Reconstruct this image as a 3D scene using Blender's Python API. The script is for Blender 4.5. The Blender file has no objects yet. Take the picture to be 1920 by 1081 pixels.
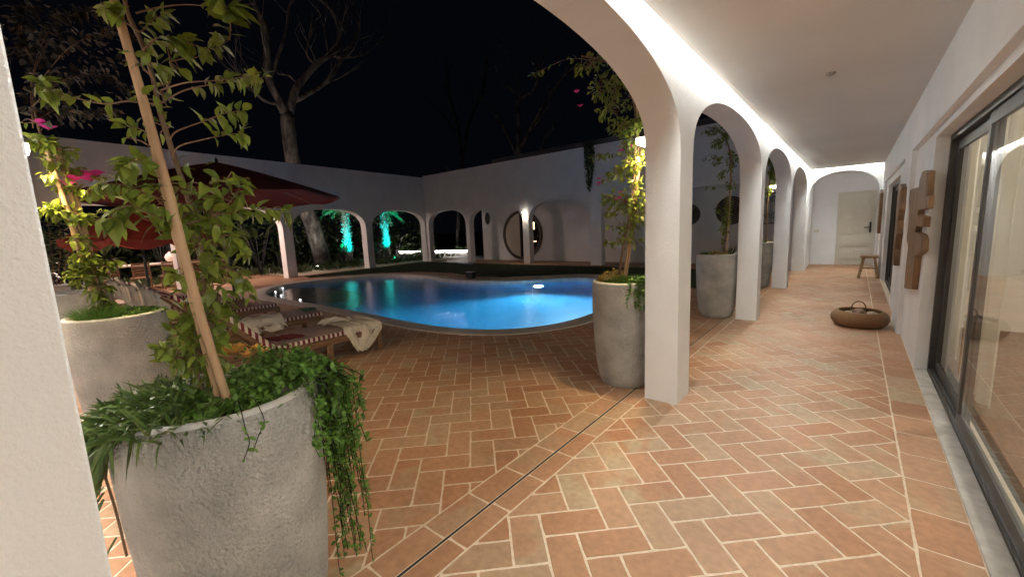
import bpy, bmesh, math, random
import numpy as np
from mathutils import Vector, Matrix
random.seed(7)
sc = bpy.context.scene
COL = sc.collection
PI = math.pi
# ------------------------------------------------------------ camera
CAM_H = 1.45
FPX = 771.5
YAW, PITCH, ROLL = 0.69530703, 0.14245433, 0.04294396
cy_, sy_, cp_, sp_ = math.cos(YAW), math.sin(YAW), math.cos(PITCH), math.sin(PITCH)
FW = Vector((-sy_*cp_, cy_*cp_, -sp_)); R0 = Vector((cy_, sy_, 0)); D0 = FW.cross(R0)
RT = math.cos(ROLL)*R0 + math.sin(ROLL)*D0
DN = -math.sin(ROLL)*R0 + math.cos(ROLL)*D0
cd = bpy.data.cameras.new('camera'); cam = bpy.data.objects.new('camera', cd); COL.objects.link(cam)
cd.sensor_width = 36; cd.lens = 36*FPX/1920; cd.clip_start = 0.02; cd.clip_end = 900
UP = -DN; BK = -FW
cam.matrix_world = Matrix(((RT.x, UP.x, BK.x, 0), (RT.y, UP.y, BK.y, 0), (RT.z, UP.z, BK.z, CAM_H), (0, 0, 0, 1)))
sc.camera = cam
def _ray(u, v): return RT*((u-960)/FPX) + DN*((v-540.5)/FPX) + FW
def at_x(u, v, x): r = _ray(u, v); return Vector((0, 0, CAM_H)) + r*(x/r.x)
def at_y(u, v, y): r = _ray(u, v); return Vector((0, 0, CAM_H)) + r*(y/r.y)
# ------------------------------------------------------------ world (night)
w = bpy.data.worlds.new("World"); sc.world = w; w.use_nodes = True
wn = w.node_tree; wn.nodes.clear()
bg = wn.nodes.new('ShaderNodeBackground'); wo = wn.nodes.new('ShaderNodeOutputWorld')
bg.inputs[0].default_value = (0.45, 0.55, 1, 1); bg.inputs[1].default_value = 0.0016
wn.links.new(bg.outputs[0], wo.inputs[0])
sc.view_settings.view_transform = 'Standard'; sc.view_settings.look = 'None'
sc.view_settings.exposure = 0.72; sc.view_settings.gamma = 1
ml = bpy.data.lights.new('moon', 'SUN'); ml.energy = 0.0036; ml.angle = math.radians(3); ml.color = (0.85, 0.9, 1)
mo = bpy.data.objects.new('moon', ml); COL.objects.link(mo)
mo.rotation_euler = Vector((-0.62, 0.55, -0.62)).to_track_quat('-Z', 'Y').to_euler()
WARM = (1.0, 0.86, 0.70); AMBER = (1.0, 0.72, 0.36)
def lamp(name, kind, loc, direction, energy, color, parent=None, size=None, size_y=None, spot=None, blend=0.5, radius=0.02):
    l = bpy.data.lights.new(name, kind); l.energy = energy; l.color = color
    if kind == 'AREA':
        l.shape = 'RECTANGLE'; l.size = size; l.size_y = size_y
    if kind == 'SPOT':
        l.spot_size = spot; l.spot_blend = blend; l.shadow_soft_size = radius
    if kind == 'POINT': l.shadow_soft_size = radius
    o = bpy.data.objects.new(name, l); COL.objects.link(o)
    if direction is not None:
        z = -Vector(direction).normalized()
        if abs(z.z) > 0.9999: o.matrix_world = Matrix.Translation(loc)
        else: o.matrix_world = Matrix.Translation(loc) @ z.to_track_quat('Z', 'Y').to_matrix().to_4x4()
    else: o.location = loc
    if parent is not None:
        m = o.matrix_world.copy(); o.parent = parent; o.matrix_parent_inverse = Matrix.Translation(-parent.location)
    return o
LED_W = 5.5      # watts per metre of the hidden LED strips
# ------------------------------------------------------------ materials
def newmat(name):
    m = bpy.data.materials.new(name); m.use_nodes = True; t = m.node_tree; b = t.nodes['Principled BSDF']; return m, t, b
def N(t, k, **kw):
    n = t.nodes.new(k)
    for a, b in kw.items(): setattr(n, a, b)
    return n
def mat(name, c1, c2=None, rough=0.6, scale=8, bump=0.0, bscale=60, detail=4, metal=0, spec=0.5, coat=0, dist=0.01, stretch=None, attr=False, transl=0.0, ramp=(0.35, 0.65)):
    m, t, b = newmat(name)
    tc = N(t, 'ShaderNodeTexCoord'); src = tc.outputs['Object']
    if stretch:
        mp = N(t, 'ShaderNodeMapping'); mp.inputs['Scale'].default_value = stretch
        t.links.new(src, mp.inputs[0]); src = mp.outputs[0]
    colsock = None
    if c2 is not None:
        n = N(t, 'ShaderNodeTexNoise'); n.inputs['Scale'].default_value = scale; n.inputs['Detail'].default_value = detail
        n.inputs['Roughness'].default_value = 0.6
        r = N(t, 'ShaderNodeValToRGB'); r.color_ramp.elements[0].position = ramp[0]; r.color_ramp.elements[1].position = ramp[1]
        r.color_ramp.elements[0].color = (*c1, 1); r.color_ramp.elements[1].color = (*c2, 1)
        t.links.new(src, n.inputs[0]); t.links.new(n.outputs[0], r.inputs[0]); colsock = r.outputs[0]
    else:
        rgb = N(t, 'ShaderNodeRGB'); rgb.outputs[0].default_value = (*c1, 1); colsock = rgb.outputs[0]
    if attr:
        a = N(t, 'ShaderNodeAttribute'); a.attribute_name = 'tint'
        mx = N(t, 'ShaderNodeMix', data_type='RGBA', blend_type='MULTIPLY'); mx.inputs[0].default_value = 1
        t.links.new(colsock, mx.inputs[6]); t.links.new(a.outputs['Color'], mx.inputs[7]); colsock = mx.outputs[2]
    t.links.new(colsock, b.inputs['Base Color'])
    b.inputs['Roughness'].default_value = rough; b.inputs['Metallic'].default_value = metal
    b.inputs['Specular IOR Level'].default_value = spec; b.inputs['Coat Weight'].default_value = coat
    if bump:
        n2 = N(t, 'ShaderNodeTexNoise'); n2.inputs['Scale'].default_value = bscale; n2.inputs['Detail'].default_value = 3
        t.links.new(src, n2.inputs[0])
        bp = N(t, 'ShaderNodeBump'); bp.inputs['Strength'].default_value = bump; bp.inputs['Distance'].default_value = dist
        t.links.new(n2.outputs[0], bp.inputs['Height']); t.links.new(bp.outputs[0], b.inputs['Normal'])
    if transl:
        tr = N(t, 'ShaderNodeBsdfTranslucent'); t.links.new(colsock, tr.inputs[0])
        ms = N(t, 'ShaderNodeMixShader'); ms.inputs[0].default_value = transl
        out = t.nodes['Material Output']
        t.links.new(b.outputs[0], ms.inputs[1]); t.links.new(tr.outputs[0], ms.inputs[2]); t.links.new(ms.outputs[0], out.inputs[0])
    return m
def emis(name, c, s):
    m, t, b = newmat(name); b.inputs['Base Color'].default_value = (0.8, 0.8, 0.8, 1)
    b.inputs['Emission Color'].default_value = (*c, 1); b.inputs['Emission Strength'].default_value = s; return m
M = {}
M['plaster'] = mat('plaster', (.72, .725, .73), (.79, .795, .80), .85, 1.3, .5, 120, dist=.009)
M['ceiling'] = mat('ceiling_paint', (.68, .665, .645), (.73, .715, .695), .9, .8, .05, 120, dist=.003)
M['concrete'] = mat('concrete', (.29, .295, .28), (.52, .52, .495), .85, 4, 1.0, 80, detail=10, dist=.022, ramp=(.32, .68))
M['concrete_rim'] = mat('concrete_rim', (.40, .395, .37), (.54, .53, .50), .8, 9, .3, 90, dist=.004)
M['soil'] = mat('soil', (.03, .02, .014), (.07, .05, .035), .95, 30, .8, 60, dist=.02)
M['grout'] = mat('grout', (.60, .50, .39), (.74, .63, .50), .95, 40, .3, 200, dist=.003)
M['coping'] = mat('coping_stone', (.48, .45, .40), (.60, .57, .52), .7, 6, .2, 90, dist=.003)
M['sill'] = mat('sill_stone', (.42, .40, .37), (.60, .58, .54), .55, 9, .1, 120, detail=8, dist=.002)
M['drain'] = mat('drain_dark', (.012, .01, .009), rough=.7)
M['alu'] = mat('dark_aluminium', (.06, .057, .054), rough=.42, metal=.3)
M['black'] = mat('black_metal', (.012, .012, .013), rough=.4)
M['doorpaint'] = mat('door_paint', (.60, .565, .48), rough=.45)
M['bamboo'] = mat('bamboo', (.38, .235, .125), (.54, .36, .21), .55, 3, .15, 60, stretch=(12, 12, 1), dist=.002)
M['bark_vine'] = mat('vine_bark', (.12, .075, .045), (.22, .15, .095), .85, 30, .5, 90, stretch=(1, 1, .3), dist=.004)
M['twig'] = mat('twig', (.16, .085, .05), (.24, .14, .09), .7, 20)
M['leaf'] = mat('vine_leaf', (.145, .215, .032), (.215, .30, .05), .30, 25, .1, 60, attr=True, transl=.28, dist=.002)
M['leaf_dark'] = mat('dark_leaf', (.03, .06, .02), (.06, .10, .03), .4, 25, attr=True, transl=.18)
M['strap'] = mat('strap_leaf', (.06, .12, .03), (.11, .18, .05), .32, 18, attr=True, transl=.1)
M['trail'] = mat('trailing_leaf', (.095, .21, .035), (.15, .31, .055), .42, 20, attr=True, transl=.25)
M['grassblade'] = mat('grass_blade', (.06, .15, .02), (.10, .22, .04), .5, 20, attr=True, transl=.2)
M['bract'] = mat('pink_bract', (.62, .03, .30), (.80, .08, .45), .6, 20, transl=.35)
M['yellowleaf'] = mat('yellow_leaf', (.55, .42, .10), (.75, .60, .22), .5, 30, attr=True, transl=.25)
M['bark'] = mat('bark', (.012, .011, .010), (.09, .084, .075), .9, 3.5, .9, 12, detail=8, stretch=(1, 1, .45), dist=.05, ramp=(.4, .62))
M['wood'] = mat('carved_wood', (.10, .052, .022), (.25, .135, .06), .5, 2.5, .15, 14, detail=5, stretch=(5, 5, .7), dist=.004)
M['teak'] = mat('teak', (.14, .072, .036), (.235, .13, .068), .5, 5, .1, 40, stretch=(6, 1, 6), dist=.002)
M['stoolwood'] = mat('stool_wood', (.20, .11, .05), (.34, .21, .10), .5, 6, .1, 40, dist=.002)
M['towel'] = mat('towel', (.60, .55, .46), (.70, .65, .56), .95, 10, .5, 350, dist=.003)
M['cloth_red'] = mat('red_cloth', (.16, .02, .03), (.22, .035, .04), .85, 12, .2, 200, dist=.002)
M['canopy'] = mat('umbrella_cloth', (.12, .016, .016), (.16, .024, .022), .85, 2, .1, 60, transl=.06, dist=.003)
M['canopy_thin'] = mat('thin_umbrella_cloth', (.25, .045, .035), (.30, .055, .042), .85, 2, .1, 60, transl=.5, dist=.003)
M['lawn'] = mat('lawn', (.006, .014, .004), (.014, .03, .008), .95, 6, .8, 120, dist=.02)
M['groundm'] = mat('garden_soil', (.02, .022, .012), (.05, .045, .03), .95, 3, .6, 20, dist=.05)
M['pooltile'] = mat('pool_tile', (.04, .40, .66), (.07, .48, .78), .4, 3)
M['shelf'] = mat('pebble_shelf', (.045, .04, .03), (.12, .10, .07), .5, 60, .6, 80, dist=.01)
M['spa'] = mat('spa_mosaic', (.01, .011, .014), (.06, .06, .065), .4, 40)
M['disc'] = mat('woven_disc', (.02, .016, .014), (.09, .07, .055), .7, 30, .6, 60)
M['palmtrunk'] = mat('palm_fibre', (.05, .05, .045), (.48, .46, .42), .9, 14, .9, 40, dist=.03)
M['palm'] = mat('palm_leaf', (.08, .15, .07), (.14, .24, .10), .5, 10, attr=True, transl=.15)
M['roofm'] = mat('roof_felt', (.09, .09, .095), rough=.9)
M['interior'] = mat('interior_plaster', (.62, .57, .47), rough=.9)
M['chrome'] = mat('steel', (.5, .5, .5), rough=.25, metal=1)
M['vase'] = mat('vase_ceramic', (.72, .62, .56), rough=.35)
M['petal'] = mat('petal', (.80, .78, .55), rough=.5, transl=.3)
M['led'] = emis('led_strip', (1, .93, .82), 14)
M['sconce'] = emis('sconce_glow', (1, .90, .72), 6)
M['coollamp'] = emis('pool_lamp', (.75, .92, 1), 60)
M['lampglow'] = emis('table_lamp_glow', (1, .82, .62), 30)
M['washglow'] = emis('wash_strip_glow', (1, .88, .85), 22)
M['insideglow'] = emis('shade_and_glint_glow', (1, .62, .32), 3.5)
def tile_mat():
    m, t, b = newmat('terracotta_tile')
    a = N(t, 'ShaderNodeAttribute'); a.attribute_name = 'tint'      # r: tile tone, g: amount of pale bloom, b: random offset
    sp = N(t, 'ShaderNodeSeparateColor'); t.links.new(a.outputs['Color'], sp.inputs[0])
    tc = N(t, 'ShaderNodeTexCoord')
    off = N(t, 'ShaderNodeCombineXYZ'); ml_ = N(t, 'ShaderNodeMath', operation='MULTIPLY'); ml_.inputs[1].default_value = 37
    t.links.new(sp.outputs[2], ml_.inputs[0]); t.links.new(ml_.outputs[0], off.inputs[2])
    ad = N(t, 'ShaderNodeVectorMath', operation='ADD'); t.links.new(tc.outputs['Object'], ad.inputs[0]); t.links.new(off.outputs[0], ad.inputs[1])
    r = N(t, 'ShaderNodeValToRGB'); cr = r.color_ramp
    cr.elements[0].color = (.42, .21, .115, 1); cr.elements[0].position = 0
    cr.elements[1].color = (.46, .31, .195, 1); cr.elements[1].position = 1
    e = cr.elements.new(.35); e.color = (.455, .245, .14, 1)
    e = cr.elements.new(.7); e.color = (.48, .28, .17, 1)
    t.links.new(sp.outputs[0], r.inputs[0])
    n1 = N(t, 'ShaderNodeTexNoise'); n1.inputs['Scale'].default_value = 4.5; n1.inputs['Detail'].default_value = 5; n1.inputs['Distortion'].default_value = .6
    t.links.new(ad.outputs[0], n1.inputs[0])
    mr = N(t, 'ShaderNodeMapRange'); mr.inputs[1].default_value = .42; mr.inputs[2].default_value = .62
    t.links.new(n1.outputs[0], mr.inputs[0])
    mm = N(t, 'ShaderNodeMath', operation='MULTIPLY'); t.links.new(mr.outputs[0], mm.inputs[0]); t.links.new(sp.outputs[1], mm.inputs[1])
    mx = N(t, 'ShaderNodeMix', data_type='RGBA'); t.links.new(mm.outputs[0], mx.inputs[0]); t.links.new(r.outputs[0], mx.inputs[6])
    mx.inputs[7].default_value = (.46, .365, .24, 1)
    n2 = N(t, 'ShaderNodeTexNoise'); n2.inputs['Scale'].default_value = 28; n2.inputs['Detail'].default_value = 6
    t.links.new(ad.outputs[0], n2.inputs[0])
    mr2 = N(t, 'ShaderNodeMapRange'); mr2.inputs[1].default_value = .3; mr2.inputs[2].default_value = .7; mr2.inputs[3].default_value = .84; mr2.inputs[4].default_value = 1.1
    t.links.new(n2.outputs[0], mr2.inputs[0])
    vm = N(t, 'ShaderNodeMix', data_type='RGBA', blend_type='MULTIPLY'); vm.inputs[0].default_value = 1
    t.links.new(mx.outputs[2], vm.inputs[6]); t.links.new(mr2.outputs[0], vm.inputs[7]); n3 = N(t, 'ShaderNodeTexNoise'); n3.inputs['Scale'].default_value = 1.1; n3.inputs['Detail'].default_value = 6; t.links.new(tc.outputs['Object'], n3.inputs[0])
    mr5 = N(t, 'ShaderNodeMapRange'); mr5.inputs[1].default_value = .35; mr5.inputs[2].default_value = .65; mr5.inputs[3].default_value = .82; mr5.inputs[4].default_value = 1.06; t.links.new(n3.outputs[0], mr5.inputs[0])
    vm2 = N(t, 'ShaderNodeMix', data_type='RGBA', blend_type='MULTIPLY'); vm2.inputs[0].default_value = 1
    t.links.new(vm.outputs[2], vm2.inputs[6]); t.links.new(mr5.outputs[0], vm2.inputs[7]); t.links.new(vm2.outputs[2], b.inputs['Base Color'])
    mr3 = N(t, 'ShaderNodeMapRange'); mr3.inputs[3].default_value = .38; mr3.inputs[4].default_value = .66
    t.links.new(n1.outputs[0], mr3.inputs[0]); t.links.new(mr3.outputs[0], b.inputs['Roughness'])
    b.inputs['Specular IOR Level'].default_value = .35
    bp = N(t, 'ShaderNodeBump'); bp.inputs['Strength'].default_value = .25; bp.inputs['Distance'].default_value = .004
    t.links.new(n2.outputs[0], bp.inputs['Height']); t.links.new(bp.outputs[0], b.inputs['Normal'])
    return m
M['tile'] = tile_mat()
def glass_mat():
    m, t, b = newmat('window_glass'); t.nodes.remove(b); out = t.nodes['Material Output']
    tr = N(t, 'ShaderNodeBsdfTransparent'); tr.inputs[0].default_value = (.90, .93, .90, 1)
    gl = N(t, 'ShaderNodeBsdfGlossy'); gl.inputs['Roughness'].default_value = .012
    fr = N(t, 'ShaderNodeFresnel'); ge = N(t, 'ShaderNodeNewGeometry')
    io = N(t, 'ShaderNodeMapRange'); io.inputs[3].default_value = 1.5; io.inputs[4].default_value = 1/1.5
    t.links.new(ge.outputs['Backfacing'], io.inputs[0]); t.links.new(io.outputs[0], fr.inputs[0])
    ms = N(t, 'ShaderNodeMixShader'); t.links.new(fr.outputs[0], ms.inputs[0]); t.links.new(tr.outputs[0], ms.inputs[1]); t.links.new(gl.outputs[0], ms.inputs[2])
    t.links.new(ms.outputs[0], out.inputs[0]); return m
M['glass'] = glass_mat()
def water_mat():
    m, t, b = newmat('pool_water')
    b.inputs['Base Color'].default_value = (.62, .88, 1, 1); b.inputs['Transmission Weight'].default_value = 1
    b.inputs['IOR'].default_value = 1.33; b.inputs['Roughness'].default_value = .0
    tc = N(t, 'ShaderNodeTexCoord'); mp = N(t, 'ShaderNodeMapping'); mp.inputs['Scale'].default_value = (1, 1.6, 1); mp.inputs['Rotation'].default_value = (0, 0, .7)
    t.links.new(tc.outputs['Object'], mp.inputs[0])
    n = N(t, 'ShaderNodeTexNoise'); n.inputs['Scale'].default_value = 9; n.inputs['Detail'].default_value = 4; n.inputs['Distortion'].default_value = 1.2
    t.links.new(mp.outputs[0], n.inputs[0])
    bp = N(t, 'ShaderNodeBump'); bp.inputs['Strength'].default_value = .3; bp.inputs['Distance'].default_value = .022
    t.links.new(n.outputs[0], bp.inputs['Height']); t.links.new(bp.outputs[0], b.inputs['Normal']); return m
M['water'] = water_mat()
def stripe_mat(name, axis, period, duty=.5):
    m, t, b = newmat(name)
    tc = N(t, 'ShaderNodeTexCoord'); sp = N(t, 'ShaderNodeSeparateXYZ'); t.links.new(tc.outputs['Object'], sp.inputs[0])
    a = N(t, 'ShaderNodeMath', operation='DIVIDE'); a.inputs[1].default_value = period; t.links.new(sp.outputs[axis], a.inputs[0])
    f = N(t, 'ShaderNodeMath', operation='FRACT'); t.links.new(a.outputs[0], f.inputs[0])
    g = N(t, 'ShaderNodeMath', operation='GREATER_THAN'); g.inputs[1].default_value = duty; t.links.new(f.outputs[0], g.inputs[0])
    mx = N(t, 'ShaderNodeMix', data_type='RGBA'); mx.inputs[6].default_value = (.15, .018, .03, 1); mx.inputs[7].default_value = (.62, .56, .50, 1)
    t.links.new(g.outputs[0], mx.inputs[0]); t.links.new(mx.outputs[2], b.inputs['Base Color']); b.inputs['Roughness'].default_value = .9
    n = N(t, 'ShaderNodeTexNoise'); n.inputs['Scale'].default_value = 300; bp = N(t, 'ShaderNodeBump'); bp.inputs['Strength'].default_value = .3; bp.inputs['Distance'].default_value = .002
    t.links.new(tc.outputs['Object'], n.inputs[0]); t.links.new(n.outputs[0], bp.inputs['Height']); t.links.new(bp.outputs[0], b.inputs['Normal'])
    return m
M['stripe_top'] = stripe_mat('stripe_cushion_top', 0, .050, .5)
M['stripe_side'] = stripe_mat('stripe_cushion_band', 1, .056, .5)
def curtain_mat():
    m = mat('curtain_cloth', (.62, .56, .44), (.68, .62, .50), .9, 3, transl=.4); return m
M['curtain'] = curtain_mat()
def weave_mat():
    m, t, b = newmat('wicker')
    tc = N(t, 'ShaderNodeTexCoord')
    wv = N(t, 'ShaderNodeTexWave', wave_type='BANDS', bands_direction='Z'); wv.inputs['Scale'].default_value = 38; wv.inputs['Distortion'].default_value = 2.5
    wv.inputs['Detail Scale'].default_value = 6; t.links.new(tc.outputs['Object'], wv.inputs[0])
    r = N(t, 'ShaderNodeValToRGB'); r.color_ramp.elements[0].color = (.09, .042, .016, 1); r.color_ramp.elements[1].color = (.33, .165, .06, 1)
    t.links.new(wv.outputs[0], r.inputs[0]); t.links.new(r.outputs[0], b.inputs['Base Color']); b.inputs['Roughness'].default_value = .6
    bp = N(t, 'ShaderNodeBump'); bp.inputs['Strength'].default_value = .7; bp.inputs['Distance'].default_value = .006
    t.links.new(wv.outputs[0], bp.inputs['Height']); t.links.new(bp.outputs[0], b.inputs['Normal']); return m
M['wicker'] = weave_mat()
# ------------------------------------------------------------ mesh helpers
class MB:
    def __init__(s): s.v = []; s.f = []; s.c = []
    def add(s, vs, fs, col=None):
        o = len(s.v); s.v.extend([tuple(p) for p in vs])
        for f in fs: s.f.append(tuple(i+o for i in f)); s.c.append(col)
    def box(s, a, b, col=None):
        x0, y0, z0 = a; x1, y1, z1 = b
        s.add([(x0, y0, z0), (x1, y0, z0), (x1, y1, z0), (x0, y1, z0), (x0, y0, z1), (x1, y0, z1), (x1, y1, z1), (x0, y1, z1)],
              [(0, 3, 2, 1), (4, 5, 6, 7), (0, 1, 5, 4), (1, 2, 6, 5), (2, 3, 7, 6), (3, 0, 4, 7)], col)
    def bar(s, p, q, w_, h_, up=(0, 0, 1)):
        p = Vector(p); q = Vector(q); d = (q-p).normalized(); u = Vector(up)
        sd = d.cross(u)
        if sd.length < 1e-4: sd = d.cross(Vector((1, 0, 0)))
        sd.normalize(); u = sd.cross(d).normalized(); sd *= w_/2; u *= h_/2
        s.add([p-sd-u, p+sd-u, p+sd+u, p-sd+u, q-sd-u, q+sd-u, q+sd+u, q-sd+u],
              [(0, 3, 2, 1), (4, 5, 6, 7), (0, 1, 5, 4), (1, 2, 6, 5), (2, 3, 7, 6), (3, 0, 4, 7)])
    def tube(s, pts, rad, n=8, cap=True, jit=0):
        pts = [Vector(p) for p in pts]; k = len(pts)
        if not hasattr(rad, '__len__'): rad = [rad]*k
        o = len(s.v); prev = None
        for i, p in enumerate(pts):
            d = (pts[min(i+1, k-1)] - pts[max(i-1, 0)])
            d = d.normalized() if d.length > 1e-9 else Vector((0, 0, 1))
            a = prev if prev is not None else (Vector((0, 0, 1)) if abs(d.z) < .9 else Vector((1, 0, 0)))
            a = (a - d*a.dot(d)).normalized(); prev = a; b = d.cross(a)
            for j in range(n):
                t = 2*PI*j/n; r = rad[i]*(1+(random.uniform(-jit, jit) if jit else 0))
                s.v.append(tuple(p + a*(math.cos(t)*r) + b*(math.sin(t)*r)))
        for i in range(k-1):
            for j in range(n):
                s.f.append((o+i*n+j, o+i*n+(j+1) % n, o+(i+1)*n+(j+1) % n, o+(i+1)*n+j)); s.c.append(None)
        if cap:
            s.f.append(tuple(o+j for j in reversed(range(n)))); s.c.append(None)
            s.f.append(tuple(o+(k-1)*n+j for j in range(n))); s.c.append(None)
    def lathe(s, prof, n=32, c=(0, 0, 0), closed=False, wob=0):
        o = len(s.v); k = len(prof)
        for i, (r, z) in enumerate(prof):
            for j in range(n):
                t = 2*PI*j/n; rr = r*(1+wob*math.sin(3*t+i))
                s.v.append((c[0]+rr*math.cos(t), c[1]+rr*math.sin(t), c[2]+z))
        for i in range(k-1):
            for j in range(n):
                s.f.append((o+i*n+j, o+i*n+(j+1) % n, o+(i+1)*n+(j+1) % n, o+(i+1)*n+j)); s.c.append(None)
        if closed:
            s.f.append(tuple(o+j for j in reversed(range(n)))); s.c.append(None)
            s.f.append(tuple(o+(k-1)*n+j for j in range(n))); s.c.append(None)
    def leaf(s, p, d, up, L, W, droop=.25, fold=.25, col=(1, 1, 1)):
        d = Vector(d).normalized(); up = Vector(up); sd = d.cross(up)
        if sd.length < 1e-3: sd = d.cross(Vector((.3, 1, .2)))
        sd.normalize(); up = sd.cross(d).normalized(); p = Vector(p)
        st = ((0, 0), (.22, .72), (.5, 1.0), (.78, .62), (1, 0)); vs = []
        for t, w_ in st:
            c = p + d*(L*t) - up*(droop*L*t*t)
            if w_ == 0: vs.append([c])
            else:
                e = sd*(W*.5*w_); q = up*(fold*W*.5*w_); vs.append([c-e+q, c, c+e+q])
        vl = [vs[0][0]] + vs[1] + vs[2] + vs[3] + [vs[4][0]]
        s.add(vl, [(0, 2, 1), (0, 3, 2), (1, 2, 5, 4), (2, 3, 6, 5), (4, 5, 8, 7), (5, 6, 9, 8), (7, 8, 10), (8, 9, 10)], col)
    def blade(s, p, d, up, L, W, droop=.3, seg=3, col=(1, 1, 1)):
        d = Vector(d).normalized(); up = Vector(up); sd = d.cross(up)
        if sd.length < 1e-3: sd = d.cross(Vector((.3, 1, .2)))
        sd.normalize(); p = Vector(p); vs = []; fs = []
        for i in range(seg+1):
            t = i/seg; c = p + d*(L*t) + Vector((0, 0, -1))*(droop*L*t*t); ww = W*.5*(1-t**2.2)+W*.03
            vs += [c-sd*ww, c+sd*ww]
            if i: fs.append((2*i-2, 2*i-1, 2*i+1, 2*i))
        s.add(vs, fs, col)
def rough_link(name, me, m, parent):
    o = bpy.data.objects.new(name, me); COL.objects.link(o)
    if m is not None: me.materials.append(m)
    if parent is not None: o.parent = parent
    return o
def build(name, mb, m, parent=None, smooth=False, angle=None, origin=None, merge=False, bevel=0):
    me = bpy.data.meshes.new(name)
    if origin is not None: off = Vector(origin)
    else:
        off = Vector((0, 0, 0)); pp = parent
        while pp is not None: off += pp.location; pp = pp.parent
    vs = [(p[0]-off.x, p[1]-off.y, p[2]-off.z) for p in mb.v]
    me.from_pydata(vs, [], mb.f); me.update()
    if any(c is not None for c in mb.c):
        ca = me.color_attributes.new('tint', 'FLOAT_COLOR', 'CORNER')
        arr = []
        for f, c in zip(mb.f, mb.c):
            cc = (*c, 1) if c is not None else (1, 1, 1, 1)
            arr.extend(cc*len(f))
        ca.data.foreach_set('color', arr)
    if merge or bevel:
        bm = bmesh.new(); bm.from_mesh(me); bmesh.ops.remove_doubles(bm, verts=bm.verts, dist=1e-4)
        bmesh.ops.recalc_face_normals(bm, faces=bm.faces); bm.to_mesh(me); bm.free()
    if smooth: me.polygons.foreach_set('use_smooth', [True]*len(me.polygons))
    if angle is not None:
        me.polygons.foreach_set('use_smooth', [True]*len(me.polygons)); me.set_sharp_from_angle(angle=math.radians(angle))
    o = rough_link(name, me, m, parent)
    if parent is None or origin is not None: o.location = off if parent is None else off-parent.location
    if bevel:
        bv = o.modifiers.new('bevel', 'BEVEL'); bv.width = bevel; bv.segments = 2; bv.limit_method = 'ANGLE'; bv.angle_limit = math.radians(40); bv.harden_normals = True
    return o
def tag(o, label, cat, group=None, kind=None):
    if label: o['label'] = label
    if cat: o['category'] = cat
    if group: o['group'] = group
    if kind: o['kind'] = kind
    return o
def struct(o): o['kind'] = 'structure'; return o
def thing(name, label, cat, loc=(0, 0, 0), group=None):
    o = bpy.data.objects.new(name, None); o.empty_display_size = .1; COL.objects.link(o); o.location = loc
    return tag(o, label, cat, group)
def catmull(P, seg=8, closed=True):
    n = len(P); out = []
    rng = range(n) if closed else range(n-1)
    for i in rng:
        if closed: a, b, c, d = P[i-1], P[i], P[(i+1) % n], P[(i+2) % n]
        else: a, b, c, d = P[max(i-1, 0)], P[i], P[i+1], P[min(i+2, n-1)]
        a, b, c, d = map(Vector, (a, b, c, d))
        for k in range(seg):
            t = k/seg
            out.append(.5*((2*b) + (c-a)*t + (2*a-5*b+4*c-d)*t*t + (3*b-a-3*c+d)*t**3))
    if not closed: out.append(Vector(P[-1]))
    return out
# ------------------------------------------------------------ setting: pool outline, floors
POOL = [(-11.5, 4.06), (-8.83, 4.08), (-7.08, 4.07), (-6.0, 4.03), (-5.0, 4.04), (-4.3, 4.18), (-3.8, 4.48), (-3.45, 4.98), (-3.3, 5.65), (-3.35, 6.6), (-3.65, 7.8),
        (-4.25, 9.1), (-5.0, 9.95), (-5.9, 10.15), (-6.6, 9.55), (-7.2, 8.95), (-7.9, 8.6), (-8.8, 8.45), (-9.8, 8.5), (-11.1, 8.85), (-12.5, 8.75), (-13.5, 7.95), (-14.1, 6.7), (-14.0, 5.5), (-13.1, 4.6)]
pool = [(p.x, p.y) for p in catmull([(x, y, 0) for x, y in POOL], 5)]
def offset(poly, d):
    n = len(poly); out = []
    for i in range(n):
        a = Vector((*poly[i-1], 0)); c = Vector((*poly[(i+1) % n], 0)); t = (c-a).normalized()
        out.append((poly[i][0]+t.y*d, poly[i][1]-t.x*d))
    return out
area2 = sum(pool[i-1][0]*pool[i][1]-pool[i][0]*pool[i-1][1] for i in range(len(pool)))
SG = 1 if area2 > 0 else -1
pool_out = offset(pool, .30*SG)
def inside(x, y, poly):
    r = False; j = len(poly)-1
    for i in range(len(poly)):
        xi, yi = poly[i]; xj, yj = poly[j]
        if (yi > y) != (yj > y) and x < (xj-xi)*(y-yi)/(yj-yi)+xi: r = not r
        j = i
    return r
def sheet_with_hole(name, outer, hole, z, m):
    bm = bmesh.new(); es = []
    for loop in (outer, hole):
        vs = [bm.verts.new((x, y, z)) for x, y in loop]
        for i in range(len(vs)): es.append(bm.edges.new((vs[i-1], vs[i])))
    bmesh.ops.triangle_fill(bm, use_beauty=True, use_dissolve=False, edges=es)
    for f in bm.faces:
        f.normal_update()
        if f.normal.z < 0: f.normal_flip()
    me = bpy.data.meshes.new(name); bm.to_mesh(me); bm.free()
    return struct(rough_link(name, me, m, None))
mid = offset(pool, .1*SG)
sheet_with_hole('ground', [(-400, -400), (400, -400), (400, 400), (-400, 400)], mid, -.03, M['groundm'])
sheet_with_hole('terrace_bed', [(-22, -2.4), (.70, -2.4), (.70, 15.75), (-22, 15.75)], mid, -.0012, M['grout'])
LAWN = [(-16.2, 7.0), (-15.3, 6.8), (-14.75, 7.6), (-14.0, 8.8), (-12.7, 9.7), (-11.0, 9.85), (-9.4, 9.4), (-8.3, 9.5), (-7.4, 10.2), (-6.5, 11.0), (-5.3, 11.2), (-4.2, 10.5), (-3.2, 9.6), (-2.4, 9.3), (-1.75, 9.3), (-1.75, 13.25), (-16.95, 13.25)]
L_ = .315; W_ = .1575; S2 = math.sqrt(.5)
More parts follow.
